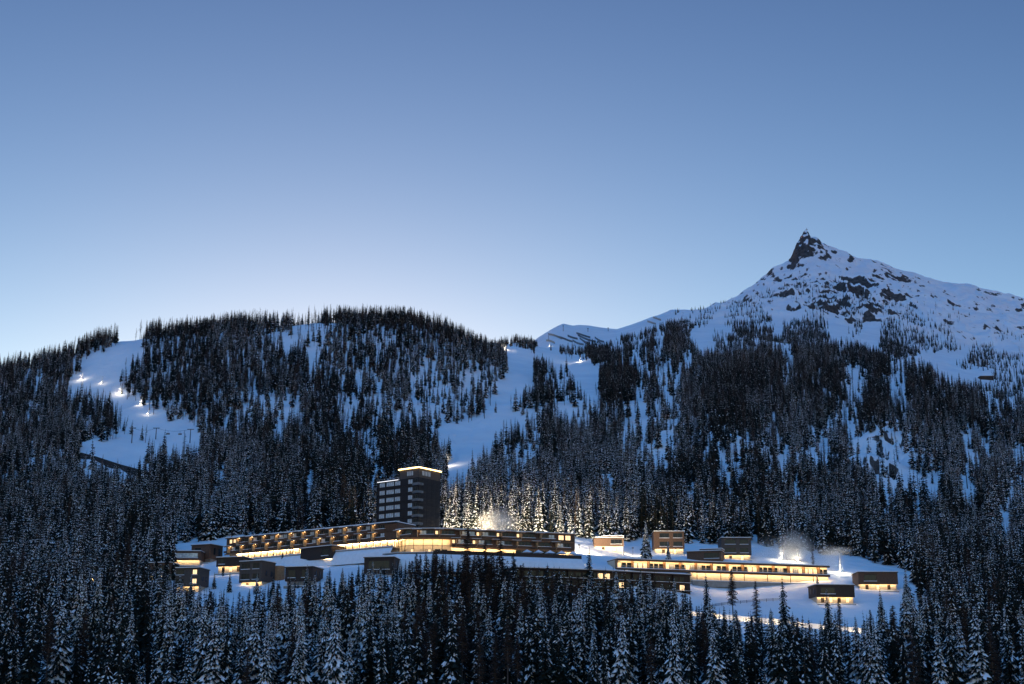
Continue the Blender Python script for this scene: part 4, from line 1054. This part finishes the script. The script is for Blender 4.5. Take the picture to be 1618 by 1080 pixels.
# ------------------------------------------------------------------ high on the mountain
BARS = [(878, 533, 20), (893, 537, 24), (905, 534, 16), (918, 543, 26), (922, 531, 22), (930, 536, 34), (934, 541, 36), (940, 546, 36), (944, 551, 30), (952, 538, 24), (958, 544, 26), (1040, 505, 16), (1030, 511, 14), (870, 541, 14)]
for k, (px, py, w) in enumerate(BARS):
    a = hit(px - w / 2, py - w * .16, 2400); b = hit(px + w / 2, py + w * .16, 2400)
    if (b - a).length > 160: b = a + (b - a).normalized() * 160
    where = ('leftmost of all', 'in the upper left cluster', 'just under the pointed knoll', 'lowest in the left cluster', 'uppermost of the long ones', 'second of the long ones', 'third of the long ones', 'fourth of the long ones', 'lowest of the long ones', 'upper right of the long ones', 'lower right of the long ones', 'highest on the right ridge', 'lower of two on the right ridge', 'down at the piste head')[k]
    r = thing('avalanche_fence', 'dark avalanche fence on the snowy ridge, ' + where, 'fence', a, 0, 'avalanche fences on the ridge')
    d = b - a; m = MB(); n = 8
    for i in range(n):
        s, e = d * (i / n), d * ((i + .96) / n); gz = [float(ground(a.x + q.x, a.y + q.y)) - a.z for q in (s, e)]
        for z0, z1 in ((.2, 1.6), (1.8, 3.2), (3.4, 4.6)):
            o = bpy.data.objects.new('rail', MB().quadbox([(s.x, s.y - .1, gz[0] + z0), (e.x, e.y - .1, gz[1] + z0), (e.x, e.y + .1, gz[1] + z0), (s.x, s.y + .1, gz[0] + z0), (s.x, s.y - .1, gz[0] + z1), (e.x, e.y - .1, gz[1] + z1), (e.x, e.y + .1, gz[1] + z1), (s.x, s.y + .1, gz[0] + z1)]).me('rail', 'metal')); link(o, r)
        MB().box(s.x - .2, s.x + .2, s.y + .1, s.y + .5, gz[0] - 1, gz[0] + 4.8).build('post', 'metal', r)
g = Vector(at(1275, 369, 4200)); g.z = float(ground(g.x, g.y))
r = thing('summit_cross', 'tiny summit cross on the rocky horn', 'cross', g)
MB().box(-.5, .5, -.5, .5, -3, 17).build('post', 'metal', r); MB().box(-4, 4, -.4, .4, 11, 12).build('crossbar', 'metal', r)
for px, py, h, lab in ((867, 537, 16, 'thin mast left of the pointed knoll'), (890, 523, 14, 'thin mast on the pointed knoll of the ridge'), (929, 524, 9, 'short mast on the ridge right of the knoll'), (961, 523, 9, 'short mast on the ridge farthest from the knoll')):
    g = hit(px, py, 2400); r = thing('ridge_mast', lab, 'mast', g); MB().bar((0, 0, -4), (0, 0, h), .7, .5, 6).build('pole', 'metal', r); MB().box(-1.6, 1.6, -.4, .4, h - 1.6, h).build('sign_plate', 'metal', r)
def hut(px, py, w, label, Y0=900):
    g = hit(px, py, Y0); r = thing('mountain_hut', label, 'hut', g)
    MB().box(-w, w, 0, 9, -3, 5).build('wall', 'dark_wood', r); MB().box(-w - 1, w + 1, -1, 10, 5.004, 5.6).build('roof', 'dark_wood', r)
    MB().box(-w - .8, w + .8, -.8, 9.8, 5.61, 6.1).build('roof_snow', 'snow', r)
    for x in (-w * .5, 0, w * .5): window(r, 1.6, 1.8, (x, 0, 2), 0, 'glass', 1)
hut(366, 516, 8, 'dark flat roofed hut on the wooded hilltop left of the plume'); hut(1560, 600, 9, 'lone dark hut on the snow field at the far right', 1500)

# chairlift over the left piste
PYL = [(208, 700, 24, 'left chairlift pylon below the neck of the piste'), (300, 700, 22, 'right chairlift pylon at the edge of the piste'), (246, 694, 18, 'middle chairlift pylon among the bushes of the piste')]
heads = []
for px, py, hp, lab in PYL:
    g = hit(px, py, 900); h = hp * math.hypot(g.x, g.y) / FPX; r = thing('lift_pylon', lab, 'pylon', g)
    MB().bar((0, 0, -2), (0, 0, h), .5, .35, 8).build('mast', 'metal', r); MB().box(-3, 3, -.3, .3, h - .4, h + .2).build('crossarm', 'metal', r)
    heads.append(g + Vector((0, 0, h)))
heads.sort(key=lambda p: p.x)
m = MB(); v0 = heads[0]
for a, b in zip(heads, heads[1:]):
    for k in range(6):
        s = lambda t: a.lerp(b, t) - v0 - Vector((0, 0, 10 * t * (1 - t)))
        m.bar(s(k / 6), s((k + 1) / 6), .10, .10, 4)
o = m.build('lift_cable', 'metal'); o.location = v0; tag(o, 'thin chairlift cable sagging between the pylons of the left piste', 'cable')
a, b = heads[1], heads[2]
for t, lab in ((.35, 'chair hanging on the lift cable nearer the middle pylon'), (.7, 'chair hanging on the lift cable nearer the right pylon')):
    p = a.lerp(b, t) - Vector((0, 0, 10 * t * (1 - t))); r = thing('lift_chair', lab, 'lift chair', p, 0, 'chairs on the lift cable')
    MB().bar((0, 0, 0), (0, 0, -3), .1, .1, 5).build('hanger', 'metal', r); MB().box(-1.6, 1.6, -.3, .5, -3.4, -3.0).build('seat', 'metal', r); MB().box(-1.6, 1.6, .5, .65, -3.4, -2.0).build('backrest', 'metal', r)

def gallery_wall():
    P = [hit(x, y, 900) for x, y in ((112, 718), (150, 728), (190, 741), (230, 752), (280, 764), (330, 776))]; m = MB()
    for a, b in zip(P, P[1:]):
        m.quadbox([(a.x, a.y, a.z - 3), (b.x, b.y, b.z - 3), (b.x, b.y + 1.5, b.z - 3), (a.x, a.y + 1.5, a.z - 3), (a.x, a.y, a.z + 4.0), (b.x, b.y, b.z + 4.0), (b.x, b.y + 1.5, b.z + 4.0), (a.x, a.y + 1.5, a.z + 4.0)])
    o = m.build('retaining_wall', 'wall_stone'); tag(o, 'long dark retaining wall cutting across the slope below the left piste', 'wall')
mat('wall_stone', (.035, .034, .036), .9, .4, .4)
gallery_wall()
def snow_fence():
    P = [hit(x, y) for x, y in ((1112, 962), (1150, 956), (1190, 952), (1232, 949))]
    r = thing('snow_fence', 'low dark fence along the snow slope below the terrace row', 'fence', P[0])
    for a, b in zip(P, P[1:]):
        n = 4
        for i in range(n):
            s, e = a.lerp(b, i / n) - P[0], a.lerp(b, (i + 1) / n) - P[0]
            MB().bar((s.x, s.y, s.z - .5), (s.x, s.y, s.z + 1.5), .10, .10, 5).build('post', 'dark_wood', r)
            for z in (.5, .9, 1.3): MB().bar((s.x, s.y, s.z + z), (e.x, e.y, e.z + z), .09, .09, 4).build('rail', 'dark_wood', r)
snow_fence()
